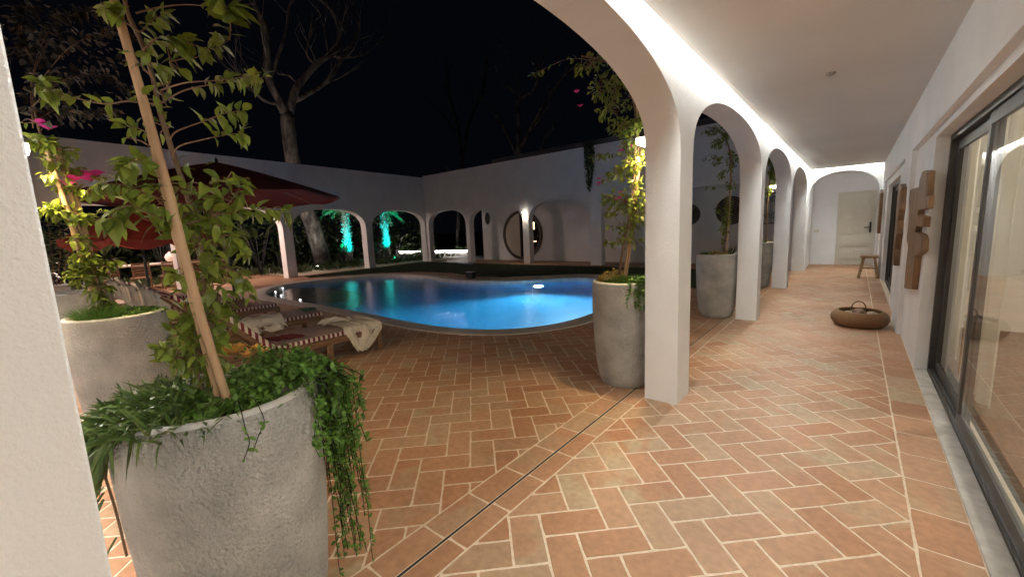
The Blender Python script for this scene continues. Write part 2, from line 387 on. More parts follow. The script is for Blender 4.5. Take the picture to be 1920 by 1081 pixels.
def clip(poly, nx, ny, c):        # keep nx*x+ny*y <= c
    out = []
    for i in range(len(poly)):
        a = poly[i-1]; b = poly[i]; da = nx*a[0]+ny*a[1]-c; db = nx*b[0]+ny*b[1]-c
        if (da <= 0) != (db <= 0):
            t = da/(da-db); out.append((a[0]+(b[0]-a[0])*t, a[1]+(b[1]-a[1])*t))
        if db <= 0: out.append(b)
    return out
def add_tile(mb, poly, g=.0055, j=.0012):
    if len(poly) < 3: return
    ar = abs(sum(poly[i-1][0]*poly[i][1]-poly[i][0]*poly[i-1][1] for i in range(len(poly))))/2
    if ar < .0004: return
    # shrink every edge by g (half the joint)
    s_ = 1 if sum(poly[i-1][0]*poly[i][1]-poly[i][0]*poly[i-1][1] for i in range(len(poly))) > 0 else -1
    if s_ < 0: poly = poly[::-1]
    q = poly
    n = len(poly)
    for i in range(n):
        a = poly[i]; b = poly[(i+1) % n]; ex, ey = b[0]-a[0], b[1]-a[1]; l = math.hypot(ex, ey)
        if l < 1e-6: continue
        nx, ny = ey/l, -ex/l
        q = clip(q, nx, ny, nx*a[0]+ny*a[1]-g)
        if len(q) < 3: return
    if len(q) == 4 and math.hypot(q[0][0], q[0][1]) < 5.5:
        qq = []
        for i in range(4):
            a, b = q[i], q[(i+1) % 4]; nn = 5 if math.dist(a, b) > .2 else 3
            for m_ in range(nn):
                f = m_/nn; e = .0035 if m_ == 0 else 0
                cx, cy2 = (q[0][0]+q[2][0])/2, (q[0][1]+q[2][1])/2; px_, py_ = a[0]+(b[0]-a[0])*f, a[1]+(b[1]-a[1])*f
                ll = max(math.hypot(cx-px_, cy2-py_), 1e-6); qq.append((px_+(cx-px_)/ll*e, py_+(cy2-py_)/ll*e))
        q = qq
    q = [(x+random.uniform(-j, j), y+random.uniform(-j, j)) for x, y in q]
    cx = sum(p[0] for p in q)/len(q); cyy = sum(p[1] for p in q)/len(q); n = len(q)
    dz = random.uniform(-.0006, .0006)
    inn = []
    for x, y in q:
        dx, dy = cx-x, cyy-y; l = max(math.hypot(dx, dy), 1e-6); k = min(.003/l, .4); inn.append((x+dx*k, y+dy*k))
    bloom = random.random(); bloom = 0.9 if bloom > .88 else (.45 if bloom > .72 else .05)
    col = (random.random(), bloom, random.random())
    mb.add([(x, y, -.004) for x, y in q]+[(x, y, -.0008+dz) for x, y in q]+[(x, y, .0008+dz) for x, y in inn],
           [tuple(range(2*n, 3*n))]+[(i, (i+1) % n, n+(i+1) % n, n+i) for i in range(n)]+[(n+i, n+(i+1) % n, 2*n+(i+1) % n, 2*n+i) for i in range(n)], col)
def herring(mb, a0, b0, xr, yr, keep=None):
    pts = [((x+y)*S2, (-x+y)*S2) for x in xr for y in yr]
    ia = range(int((min(p[0] for p in pts)-a0)/W_)-3, int((max(p[0] for p in pts)-a0)/W_)+3)
    ib = range(int((min(p[1] for p in pts)-b0)/W_)-3, int((max(p[1] for p in pts)-b0)/W_)+3)
    for i in ia:
        for k in ib:
            c = (i+k) % 4
            if c == 0: r = (i, i+2, k, k+1)
            elif c == 2: r = (i, i+1, k, k+2)
            else: continue
            q = [(a0+W_*r[0], b0+W_*r[2]), (a0+W_*r[1], b0+W_*r[2]), (a0+W_*r[1], b0+W_*r[3]), (a0+W_*r[0], b0+W_*r[3])]
            q = [((a-b)*S2, (a+b)*S2) for a, b in q]
            cx = sum(p[0] for p in q)/4; cyy = sum(p[1] for p in q)/4
            if not (xr[0]-.3 < cx < xr[1]+.3 and yr[0]-.3 < cyy < yr[1]+.3): continue
            if keep and not keep(cx, cyy): continue
            for nx, ny, cc in ((1, 0, xr[1]), (-1, 0, -xr[0]), (0, 1, yr[1]), (0, -1, -yr[0])):
                q = clip(q, nx, ny, cc)
                if len(q) < 3: break
            add_tile(mb, q)
mb = MB()
herring(mb, 1.205, 1.44, (-1.295, .287), (-2.4, 15.6))
pool_in2 = offset(pool, .18*SG)
keepf = lambda x, y: not inside(x, y, pool_in2) and not inside(x, y, LAWN)
herring(mb, -.25, 2.237, (-16.8, -1.587), (-2.3, 9.9), keepf)
k = -11
while .815+L_*k < 15.6:
    y = .815+L_*k
    add_tile(mb, [(-1.587, y), (-1.430, y), (-1.430, y+L_), (-1.587, y+L_)], .005)
    y += .017
    add_tile(mb, [(-1.418, y), (-1.295, y), (-1.295, y+L_), (-1.418, y+L_)], .005)
    y = 2.35+L_*(k-5)
    add_tile(mb, [(.287, y), (.497, y), (.497, y+L_), (.287, y+L_)], .0045)
    k += 1
for ix in range(9):
    for iy in range(40): 
        x0 = -1.75+.0; 
floor = struct(build('terrace_floor', mb, M['tile']))
mb = MB(); mb.box((-1.4305, -2.4, -.02), (-1.4175, 15.6, -.0004)); struct(build('drain_slot', mb, M['drain']))
# pool: coping, basin, water
mb = MB(); n = len(pool); prof = [(.30, -.003), (.30, .008), (.295, .014), (.0, .014), (-.012, .008), (-.012, -.10), (.02, -.11)]
rings = []
for d, z in prof: rings.append([(x, y, z) for x, y in offset(pool, d*SG)])
for rg in rings: mb.v.extend(rg); 
for i in range(len(rings)-1):
    for j in range(n): mb.f.append((i*n+j, i*n+(j+1) % n, (i+1)*n+(j+1) % n, (i+1)*n+j)); mb.c.append(None)
struct(build('pool_coping', mb, M['coping'], angle=40, merge=True))
mb = MB(); bas = offset(pool, .015*SG); deep = offset(pool, -.12*SG)
mb.v += [(x, y, -.03) for x, y in bas]+[(x, y, -1.15) for x, y in bas]+[(x, y, -1.3) for x, y in deep]
for i in range(2):
    for j in range(n): mb.f.append((i*n+j, i*n+(j+1) % n, (i+1)*n+(j+1) % n, (i+1)*n+j)); mb.c.append(None)
mb.f.append(tuple(2*n+j for j in range(n))); mb.c.append(None)
struct(build('pool_basin', mb, M['pooltile'], angle=50))
mb = MB(); mb.v += [(x, y, -.085) for x, y in bas]; mb.f.append(tuple(range(n))); mb.c.append(None)
struct(build('pool_water', mb, M['water']))
mb = MB(); sh = [(-11.7+2.25*math.cos(t), 5.12+.95*math.sin(t)) for t in np.linspace(0, 2*PI, 40, endpoint=False)]
sh = [(x, y) for x, y in sh]
mb.v += [(x, y, -.20) for x, y in sh]+[(x, y, -1.28) for x, y in sh]; mb.f.append(tuple(range(40))); mb.c.append(None)
for j in range(40): mb.f.append((40+j, 40+(j+1) % 40, (j+1) % 40, j)); mb.c.append(None)
struct(build('pool_shelf', mb, M['shelf'], angle=40))
mb = MB()
for _ in range(420):
    t = random.uniform(0, 2*PI); r = math.sqrt(random.random())
    x = -12.5+1.25*r*math.cos(t); y = 5.2+.8*r*math.sin(t)
    if ((x+11.7)/2.2)**2+((y-5.12)/.9)**2 > 1: continue
    mb.lathe([(0.0001, -.03), (.05, -.02), (.06, 0), (.035, .025), (.0001, .03)], 7, (x, y, -.185+random.uniform(-.01, .02)))
tag(build('pebble_bed', mb, M['spa'], smooth=True), 'dark wet pebbles lying in the shallow end of the pool', 'pebbles', kind='stuff')
# lawn
mb = MB(); mb.v += [(x, y, .004) for x, y in LAWN]; mb.f.append(tuple(range(len(LAWN)))); mb.c.append(None)
struct(build('lawn', mb, M['lawn']))
mb = MB(); c_ = 0
while c_ < 15000:
    x = random.uniform(-17, -1.75); y = random.uniform(6.8, 13.2)
    if not inside(x, y, LAWN): continue
    c_ += 1; a = random.uniform(0, 2*PI); h = random.uniform(.03, .06)
    mb.add([(x-.006*math.cos(a), y-.006*math.sin(a), 0), (x+.006*math.cos(a), y+.006*math.sin(a), 0), (x+random.uniform(-.02, .02), y+random.uniform(-.02, .02), h)], [(0, 1, 2)], (random.uniform(.15, .4),)*3)
tag(build('lawn_grass', mb, M['grassblade']), 'short mown grass blades behind the pool', 'grass', kind='stuff')
# walkway floors of the other wings
mb = MB(); 
yy = 13.3
while yy < 15.05:
    xx = -16.9
    while xx < -1.7:
        add_tile(mb, [(xx, yy), (min(xx+.63, -1.6), yy), (min(xx+.63, -1.6), min(yy+.315, 15.1)), (xx, min(yy+.315, 15.1))], .006); xx += .63
    yy += .315
struct(build('walkway_floor', mb, M['tile']))
mb = MB(); yy = -2
while yy < 6.6:
    xx = -21.8
    while xx < -16.9:
        add_tile(mb, [(xx, yy), (xx+.4, yy), (xx+.4, yy+.4), (xx, yy+.4)], .006); xx += .4
    yy += .4
struct(build('dining_floor', mb, M['tile']))
# ------------------------------------------------------------ arcaded walls
def arch_wall(name, P, D, length, thick, top, opens, spring, rise, m, label, nexp=2.35, seg=28, s0=0., bevel=.005):
    """P origin (x,y), D unit direction, thickness to the left of D; opens: [(s0,s1)]"""
    D = Vector((*D, 0)).normalized(); NN = Vector((-D.y, D.x, 0)); P = Vector((*P, 0)); mb = MB()
    pt = lambda s, t, z: P + D*s + NN*t + Vector((0, 0, z))
    prev = s0
    def quad(a, b, c, d): mb.add([a, b, c, d], [(0, 1, 2, 3)])
    for (a, b) in opens:
        c = (a+b)/2; h = (b-a)/2
        for t, fl in ((0, 0), (thick, 1)):
            quad(pt(prev, t, 0), pt(a, t, 0), pt(a, t, spring), pt(prev, t, spring))
            quad(pt(prev, t, spring), pt(a, t, spring), pt(a, t, top), pt(prev, t, top))
        quad(pt(a, 0, 0), pt(a, thick, 0), pt(a, thick, spring), pt(a, 0, spring))
        quad(pt(b, 0, 0), pt(b, thick, 0), pt(b, thick, spring), pt(b, 0, spring))
        prof = []
        for i in range(seg+1):
            th = PI*(1-i/seg); cc = math.cos(th); ss = abs(math.sin(th))
            prof.append((c+h*math.copysign(abs(cc)**(2/nexp), cc), spring+rise*ss**(2/nexp)))
        prof[0] = (a, spring); prof[-1] = (b, spring)
        for i in range(seg):
            (x0, z0), (x1, z1) = prof[i], prof[i+1]
            for t in (0, thick): quad(pt(x0, t, z0), pt(x1, t, z1), pt(x1, t, top), pt(x0, t, top))
            quad(pt(x0, 0, z0), pt(x1, 0, z1), pt(x1, thick, z1), pt(x0, thick, z0))
            quad(pt(x0, 0, top), pt(x1, 0, top), pt(x1, thick, top), pt(x0, thick, top))
        quad(pt(prev, 0, top), pt(a, 0, top), pt(a, thick, top), pt(prev, thick, top))
        prev = b
    for t in (0, thick):
        quad(pt(prev, t, 0), pt(length, t, 0), pt(length, t, spring), pt(prev, t, spring))
        quad(pt(prev, t, spring), pt(length, t, spring), pt(length, t, top), pt(prev, t, top))
    quad(pt(prev, 0, top), pt(length, 0, top), pt(length, thick, top), pt(prev, thick, top))
    for s in (s0, length):
        quad(pt(s, 0, 0), pt(s, thick, 0), pt(s, thick, spring), pt(s, 0, spring))
        quad(pt(s, 0, spring), pt(s, thick, spring), pt(s, thick, top), pt(s, 0, top))
    o = build(name, mb, m, merge=True, angle=30, bevel=bevel)
    return tag(o, label, 'wall')
WB = M['plaster']
# corridor arcade: inner face x=-1.02 (towards corridor), outer x=-1.285
arch_wall('arcade_wall', (-1.02, 0), (0, 1), 15.6, .265, 3.35, [(.036, 3.22), (3.53, 6.655), (6.93, 10.05), (10.33, 13.44)], 2.0, .56, M['plaster'],
          'white plastered arcade of tall round-headed arches running along the covered corridor', s0=-.28, nexp=2.3)
# south arcade, beside the camera, running to the left
ops = []; xk = [-1.285-2.45*0]; 
cs = [3.9+2.65*i for i in range(5)]
prev = 1.29
for c in cs: ops.append((prev if prev > 1.3 else 1.42, c-.14)); prev = c+.14
arch_wall('arcade_wall', (-0, .036), (-1, 0), 16.2, .316, 3.35, ops, 2.0, .56, M['plaster'], 'white arcade with pots in front, running left from the near corner post', s0=1.287)
# left wing (slightly skewed) and far wing
dl = Vector((-.1145, .993)).normalized()
P0 = (-15.45+.0, 0.)
arch_wall('arcade_wall', P0, dl, 14.15, .34, 4.22, [(-3.2, -.4), (-.05, 3.17), (3.50, 6.48), (6.84, 10.12), (10.46, 13.75)], 1.75, .82, M['plaster'],
          'tall white screen wall with arches between the pool terrace and the dark garden', s0=-6, nexp=2.5)
arch_wall('arcade_wall', (-17.1, 13.75), (1, 0), 15.8, .30, 4.3, [(.25, 2.95), (3.2, 6.35), (6.68, 9.52), (9.98, 11.6), (12.1, 15.5)], 1.75, .76, M['plaster'],
          'tall white arched wall at the back of the lawn with the round door behind', nexp=2.5)
mb = MB(); mb.box((-14.35, 15.1, 0), (-1.1, 15.35, 4.25)); tag(build('back_wall', mb, M['plaster'], bevel=.01), 'white rear wall carrying the woven discs and the round door', 'wall')
mb = MB(); mb.box((-14.35, 14.06, 2.78), (-1.35, 15.095, 2.95)); struct(build('walkway_ceiling', mb, M['ceiling']))
mb = MB(); mb.box((-12.47, 13.92, 4.305), (-1.0, 17, 4.52)); tag(build('roof_coping', mb, M['roofm'], bevel=.01), 'dark flat roof edge above the far white wall', 'roof')
# ------------------------------------------------------------ house wall on the right
mb = MB()
XA, XB = .455, .50
def wallbox(x0, x1, y0, y1, z0, z1): mb.box((x0, y0, z0), (x1, y1, z1))
wallbox(XA, .72, -2.3, 13.6, 2.145, 3.3)               # upper band
wallbox(XB, .72, -2.3, -1.0, 0, 2.145)
wallbox(XB, .72, -1.0, 5.24, 2.085, 2.145)              # lintel over the big opening
wallbox(XB, .72, 5.24, 6.67, 0, 2.145)
wallbox(XA, .72, 6.67, 7.55, 0, 2.145)
wallbox(XB, .72, 7.55, 8.9, 0, 2.145)
wallbox(XB, .72, 8.9, 11.9, 2.03, 2.145)
wallbox(XB, .72, 11.9, 12.6, 0, 2.145)
wallbox(XA, .72, 12.6, 15.6, 0, 2.145)
wallbox(XA, .72, 13.6, 15.6, 2.145, 3.3)
tag(build('house_wall', mb, M['plaster'], merge=False), 'white house wall with recessed sliding glass doors along the right of the corridor', 'wall')
# end of corridor
mb = MB(); mb.box((-1.285, 15.6, 0), (-.42, 15.8, 3.3)); mb.box((-.42, 15.6, 2.10), (.43, 15.8, 3.3)); mb.box((.43, 15.6, 0), (.72, 15.8, 3.3))
tag(build('end_wall', mb, M['plaster']), 'white end wall of the corridor around the panelled door', 'wall')
arch_wall('end_arch', (.455, 13.60), (-1, 0), 1.475, -.25, 3.3, [(.03, 1.445)], 1.98, .575, M['plaster'], 'white rounded arch across the far end of the corridor', nexp=2.2)
# ceiling with light slots
mb = MB(); ZC = 2.64
mb.box((-.955, -2.2, ZC), (.455, 13.50, ZC+.10)); mb.box((-1.02, 13.97, ZC), (.455, 15.6, ZC+.1))
struct(build('corridor_ceiling', mb, M['ceiling']))
mb = MB(); mb.box((-1.02, .04, 3.0), (.455, 13.6, 3.06)); mb.box((-1.02, 13.9, 3.0), (.455, 15.6, 3.06)); struct(build('roof_slab', mb, M['plaster']))
mb = MB(); mb.box((-16, -2.2, ZC), (-.96, -.36, ZC+.1)); struct(build('side_ceiling', mb, M['ceiling']))
mb = MB(); mb.box((-16, -2.4, 3.0), (.455, .035, 3.06)); struct(build('side_roof_slab', mb, M['plaster']))
mb = MB(); mb.box((-16, -2.4, 0), (.455, -2.2, 3.3)); tag(build('side_house_wall', mb, M['plaster']), 'white house wall behind the camera along the side corridor', 'wall')
t = thing('led_strip', 'LED strip hidden in the ceiling slot along the corridor arches', 'light', (-.99, 6, 2.86))
mb = MB(); mb.box((-1.0, -.2, 2.707), (-.975, 13.4, 2.712)); build('diffuser', mb, M['led'], t)
for i in range(4):
    lamp('light', 'AREA', Vector((-.988, -.2+13.6*(i+.5)/4, 2.70)), (0, 0, -1), LED_W*3.4, (.98, .985, .92), t, size=.035, size_y=3.4)
t = thing('led_strip', 'LED strip hidden in the ceiling slot above the end arch', 'light', (0, 13.55, 2.86))
mb = MB(); mb.box((-.95, 13.54, 2.707), (.42, 13.565, 2.712)); build('diffuser', mb, M['led'], t)
lamp('light', 'AREA', Vector((-.25, 13.553, 2.70)), (0, 0, -1), LED_W*1.4, (.98, .985, .92), t, size=1.4, size_y=.035)
t = thing('led_strip', 'unseen LED strip added in the side corridor to light the courtyard', 'light', (-8, -.3, 2.86))  # out-of-view strip, added at high power to light the courtyard
mb = MB(); mb.box((-15, -.33, 2.707), (-1.1, -.305, 2.712)); build('diffuser', mb, M['led'], t)
for i in range(4):
    lamp('light', 'AREA', Vector((-1.1-14*(i+.5)/4, -.318, 2.70)), (0, 0, -1), LED_W*3.5*8, (1, .975, .92), t, size=3.5, size_y=.035)
t = thing('led_strip', 'unseen LED strip added behind the end arch to brighten the panelled door', 'light', (0, 13.95, 2.70))  # extra unseen strip, added to brighten the end wall and door
mb = MB(); mb.box((-.95, 13.90, 2.707), (.42, 13.925, 2.712)); build('diffuser', mb, M['led'], t)
lamp('light', 'AREA', Vector((-.25, 13.912, 2.70)), (0, 0.35, -1), LED_W*1.5, (1, .975, .94), t, size=1.4, size_y=.035)
# stone sill
mb = MB(); mb.box((.4975, -1.0, -.01), (.5875, 5.238, .006)); tag(build('door_sill', mb, M['sill'], bevel=.003), 'pale stone sill along the near sliding door', 'sill')
# ------------------------------------------------------------ sliding doors
def sliding_door(y0, y1, z1, xf, mull, label, loc):
    t = thing('sliding_door', label, 'door', loc)
    f = MB(); dp = .080
    f.box((xf, y1-.05, .006), (xf+dp, y1, z1)); f.box((xf, y0, .006), (xf+dp, y0+.05, z1)); f.box((xf, y0+.05, z1-.05), (xf+dp, y1-.05, z1)); f.box((xf, y0+.05, .006), (xf+dp, y1-.05, .03))
    build('frame', f, M['alu'], t, bevel=.003)
    tr = MB()
    for q in (.008, .036, .066): tr.box((xf+q, y0+.051, .0305), (xf+q+.005, y1-.051, .040))
    build('track', tr, M['chrome'], t)
    def leafp(a, b, xo):
        s = MB(); w2 = .06; d2 = .026
        s.box((xo, a, .034), (xo+d2, a+w2, z1-.055)); s.box((xo, b-w2, .034), (xo+d2, b, z1-.055))
        s.box((xo, a+w2, .034), (xo+d2, b-w2, .034+.075)); s.box((xo, a+w2, z1-.055-.075), (xo+d2, b-w2, z1-.055))
        p = build('sash', s, M['alu'], t, bevel=.003)
        g = MB(); g.add([(xo+.008, a+w2-.005, .105), (xo+.008, b-w2+.005, .105), (xo+.008, b-w2+.005, z1-.126), (xo+.008, a+w2-.005, z1-.126)], [(0, 1, 2, 3)])
        build('pane', g, M['glass'], p)
    leafp(mull-.06, y1-.052, xf+.046)
    leafp(y0+.052, mull, xf+.012)
    return t
sliding_door(-.98, 5.238, 2.083, .588, 3.92, 'large dark-framed sliding glass door nearest the camera', (.6, 3, 0))
sliding_door(8.902, 11.898, 2.028, .56, 10.4, 'dark-framed sliding glass door farther down the corridor beside the stool', (.56, 10.4, 0))
# interior seen through the glass
mb = MB(); mb.box((.76, -2.3, -.02), (5, 13, .0)); struct(build('interior_floor', mb, M['teak']))
mb = MB(); mb.box((5, -2.3, 0), (5.1, 13, 2.7)); mb.box((.72, 13, 0), (5, 13.1, 2.7)); mb.box((.72, -2.4, 0), (5, -2.3, 2.7)); mb.box((.72, 7.4, 0), (5, 7.5, 2.7))
tag(build('interior_wall', mb, M['interior']), 'beige room walls behind the sliding glass doors', 'wall')
mb = MB(); mb.box((.72, -2.3, 2.7), (5.1, 13.1, 2.8)); struct(build('interior_ceiling', mb, M['interior']))
def curtain(y0, y1, label, x=.80):
    mb = MB(); k = int((y1-y0)/.018); vs = []
    for i in range(k+1):
        y = y0+(y1-y0)*i/k; dx = .035*math.sin(i*.62)+.012*math.sin(i*1.71+1)
        vs += [(x+dx, y, .03), (x+dx*.8, y, 2.3)]
    mb.add(vs, [(2*i, 2*i+2, 2*i+3, 2*i+1) for i in range(k)])
    tag(build('curtain', mb, M['curtain'], smooth=True), label, 'curtain', 'curtains behind the sliding doors')
curtain(5.6, 6.6, 'beige curtain gathered at the far jamb of the near sliding door')
curtain(4.3, 5.1, 'beige sheer curtain hanging behind the near glass pane')
curtain(10.9, 11.85, 'beige curtain behind the farther sliding door')
for i, (lx, ly, le) in enumerate([(2.1, -.35, 50), (2.6, 1.5, 66), (1.9, 5.2, 55)]):  # unseen globe lamps added as fill for the near planter, vine and courtyard
    t = thing('added_fill_lamp', 'round white fill lamp added unseen inside the room, %s from the camera end' % ('first', 'second', 'third')[i], 'lamp', (lx, ly, 2.2), 'fill lamps added in the room behind the glass')
    mb = MB(); mb.lathe([(.0001, -.16), (.11, -.11), (.16, 0), (.11, .11), (.0001, .16)], 20, (lx, ly, 2.2)); gl_ = build('globe', mb, M['sconce'], t, smooth=True)
    mb = MB(); mb.tube([(lx, ly, 2.35), (lx, ly, 2.7)], .005, 6); build('cord', mb, M['black'], t)
    lamp('light', 'POINT', Vector((lx, ly, 1.98)), None, le, (1, .955, .91), t, radius=.14)
t = thing('floor_lamp', 'warm lamp inside the room behind the near glass door', 'lamp', (3.2, 1.2, 0))
mb = MB(); mb.lathe([(.14, 0), (.14, .02), (.015, .03), (.012, 1.4)], 16, (3.2, 1.2, 0), True); build('stand', mb, M['black'], t, angle=40)
mb = MB(); mb.lathe([(.16, 1.4), (.12, 1.68)], 20, (3.2, 1.2, 0)); build('lamp_shade', mb, M['insideglow'], t, smooth=True)
lamp('light', 'POINT', Vector((3.2, 1.2, 1.5)), None, 22, AMBER, t, radius=.1)
# ------------------------------------------------------------ panelled door at the end
t = thing('panelled_door', 'cream six-row panelled door with a dark smart lock at the end of the corridor', 'door', (0, 15.6, 0))
mb = MB(); mb.box((-.418, 15.57, 0), (-.365, 15.66, 2.098)); mb.box((.375, 15.57, 0), (.428, 15.66, 2.098)); mb.box((-.365, 15.57, 2.045), (.375, 15.66, 2.098))
build('door_frame', mb, M['doorpaint'], t, bevel=.004)
mb = MB(); mb.box((-.363, 15.60, .008), (.373, 15.64, 2.043)); dleaf = build('door_leaf', mb, M['doorpaint'], t, bevel=.003)
for r in range(5):
    for c in range(2):
        x0 = -.29+c*.34; z0 = .16+r*.375
        mb = MB(); mb.box((x0, 15.570, z0), (x0+.26, 15.5985, z0+.27)); mb.box((x0+.05, 15.545, z0+.05), (x0+.21, 15.5695, z0+.22)); build('door_panel', mb, M['doorpaint'], dleaf, bevel=.005)
h = MB(); h.box((.315, 15.555, .93), (.355, 15.5985, 1.23)); build('lock_plate', h, M['black'], dleaf, bevel=.004)
h = MB(); h.box((.20, 15.50, 1.065), (.345, 15.52, 1.09)); h.box((.325, 15.52, 1.065), (.343, 15.5545, 1.085)); build('handle', h, M['black'], dleaf, bevel=.003)
mb = MB(); mb.box((-.96, 15.588, .965), (-.83, 15.598, 1.045)); 
t = thing('wall_switch', 'white double switch plate on the wall left of the panelled door', 'switch', (-.9, 15.598, 1.0)); build('plate', mb, M['doorpaint'], t, bevel=.003)
mb = MB(); mb.box((-.950, 15.583, .98), (-.898, 15.5875, 1.03)); mb.box((-.892, 15.583, .98), (-.84, 15.5875, 1.03)); build('rocker', mb, M['doorpaint'], t, bevel=.002)
t = thing('smoke_detector', 'small round ceiling fitting in the middle of the corridor ceiling', 'ceiling fitting', (-.23, 4.6, ZC))
mb = MB(); mb.lathe([(.0001, -.018), (.02, -.018), (.032, -.010), (.034, -.0005)], 20, (-.23, 4.6, ZC)); build('cover', mb, M['concrete'], t, smooth=True)
mb = MB(); mb.tube([(.452, 2.98, 2.50), (.44, 2.98, 2.50), (.435, 3.0, 2.485), (.44, 3.02, 2.50)], .003, 6); tag(build('wall_hook', mb, M['chrome'], smooth=True), 'tiny metal hook on the white wall above the glass door', 'hook')
# ------------------------------------------------------------ carved wood panels
def carved(name_label, prof, x0, x1, loc):
    """prof: list of (y, z) outline; thickness x0..x1"""
    n = len(prof); mb = MB(); mid_ = [(y, z) for y, z in prof]
    cy = sum(p[0] for p in prof)/n; cz = sum(p[1] for p in prof)/n
    inn = [(y+(cy-y)*.06, z+(cz-z)*.015) for y, z in prof]
    mb.v += [(x1, y, z) for y, z in prof]+[(x0+.012, y, z) for y, z in prof]+[(x0, y, z) for y, z in inn]
    for i in range(n):
        mb.f.append((i, (i+1) % n, n+(i+1) % n, n+i)); mb.c.append(None)
        mb.f.append((n+i, n+(i+1) % n, 2*n+(i+1) % n, 2*n+i)); mb.c.append(None)
    mb.f.append(tuple(range(2*n, 3*n))); mb.c.append(None)
    o = build('carved_wood_panel', mb, M['wood'], origin=loc); bm = bmesh.new(); bm.from_mesh(o.data); bmesh.ops.recalc_face_normals(bm, faces=bm.faces); bm.to_mesh(o.data); bm.free()
    bv = o.modifiers.new('bevel', 'BEVEL'); bv.width = .006; bv.segments = 2; bv.limit_method = 'ANGLE'; bv.angle_limit = math.radians(35)
    return tag(o, name_label, 'wall art', 'carved wood panels on the corridor wall')
kk = lambda u, v: (lambda p: (p.y, p.z))(at_x(1640+u*.259, 200+v*.259, .452))
mm = lambda u, v: (lambda p: (p.y, p.z))(at_x(1500+u*.407, 260+v*.407, .452))
p1 = [mm(478, 690), mm(486, 585), mm(496, 500), kk(228, 955), kk(238, 860), kk(246, 760), kk(245, 690), kk(252, 602), kk(280, 590), kk(318, 580), kk(326, 520), kk(345, 465), kk(366, 461), kk(384, 470),
      kk(372, 638), kk(378, 644), kk(371, 738), kk(312, 750), kk(308, 782), kk(355, 797), kk(345, 872), kk(300, 862), kk(290, 905), kk(330, 925), kk(340, 960), kk(336, 1040), kk(318, 1062), mm(530, 540), mm(512, 694)]
carved('tall jagged carved wood slab hanging on the wall next to the near glass door', p1, .452, .4995, (.47, 5.8, 1.2))
p2 = [(6.95, .80), (7.20, .79), (7.28, 1.05), (7.22, 1.35), (7.34, 1.62), (7.30, 1.78), (7.12, 1.80), (6.92, 1.74), (6.86, 1.5), (6.96, 1.36), (6.88, 1.2), (7.0, 1.0)]
carved('narrow carved wood slab hanging on the wall between the two glass doors', p2, .395, .4545, (.42, 7.1, 1.2))
p3 = [(12.66, 1.0), (13.0, .99), (13.25, 1.3), (13.3, 1.65), (13.15, 1.95), (12.9, 2.0), (12.66, 1.9), (12.62, 1.4)]
carved('smooth rounded wood slab hanging on the wall nearest the end arch', p3, .40, .4545, (.42, 13, 1.5))
# ------------------------------------------------------------ stool and basket
t = thing('wooden_stool', 'small rustic wooden stool standing against the wall near the panelled door', 'stool', (.295, 12.45, 0))
mb = MB(); mb.box((.13, 12.30, .462), (.45, 12.58, .515)); build('seat', mb, M['stoolwood'], t, bevel=.012)
for sx in (-1, 1):
    for sy in (-1, 1):
        mb = MB(); mb.bar((.293+sx*.165, 12.44+sy*.15, 0), (.293+sx*.095, 12.44+sy*.09, .4615), .052, .048, (0, 1, 0)); build('leg', mb, M['stoolwood'], t, bevel=.006)
    mb = MB(); mb.bar((.295+sx*.135, 12.36, .19), (.295+sx*.135, 12.54, .19), .022, .03); build('stretcher', mb, M['stoolwood'], t, bevel=.004)
mb = MB(); mb.bar((.175, 12.45, .22), (.415, 12.45, .22), .022, .03); build('stretcher', mb, M['stoolwood'], t, bevel=.004)
BX, BY = .112, 6.98
t = thing('wicker_basket', 'low round wicker basket with a hoop handle on the tiles by the wall', 'basket', (BX, BY, 0))
mb = MB(); mb.lathe([(.19, .002), (.24, .01), (.285, .05), (.305, .10), (.295, .15), (.255, .195), (.235, .205), (.215, .20), (.25, .15), (.26, .10), (.24, .05), (.18, .03), (.001, .03)], 56, (BX, BY, 0), wob=.006)
build('basket_body', mb, M['wicker'], t, smooth=True)
mb = MB(); mb.lathe([(.19, .0), (.001, .0005)], 40, (BX, BY, .001)); 
mb = MB(); mb.tube([(BX-.01+.075*math.cos(a), BY+.20, .19+.10*math.sin(a)) for a in np.linspace(0, PI, 14)], .007, 8); build('handle', mb, M['wicker'], t, smooth=True)
for i, (dx, dy, s, lab, cc) in enumerate([(-.12, -.05, .05, 'rolled beige towel lying at the left in the wicker basket', 'towel'), (-.01, .03, .080, 'crumpled brown towel in the middle of the wicker basket', 'towel'), (.12, -.03, .06, 'folded tan towel lying at the right in the wicker basket', 'towel')]):
    mb = MB(); rr = random.Random(i)
    n1, n2 = 14, 9
    for a in range(n2+1):
        ph = PI*a/n2
        for b in range(n1):
            th = 2*PI*b/n1; r = s*(1+.22*math.sin(3*th+i*2+a)+.16*rr.uniform(-1, 1))
            mb.v.append((BX+dx+r*math.sin(ph)*math.cos(th), BY+dy+r*.9*math.sin(ph)*math.sin(th), .155+s*.85*math.cos(ph)))
    for a in range(n2):
        for b in range(n1): mb.f.append((a*n1+b, a*n1+(b+1) % n1, (a+1)*n1+(b+1) % n1, (a+1)*n1+b)); mb.c.append(None)
    tag(build('towel', mb, [mat('beige_towel', (.34, .26, .19), (.42, .33, .25), .95, 8), mat('brown_towel', (.24, .16, .11), (.33, .23, .17), .95, 8), mat('tan_towel', (.36, .29, .22), (.46, .38, .30), .95, 8)][i], smooth=True, merge=True), lab, cc, 'towels in the basket')
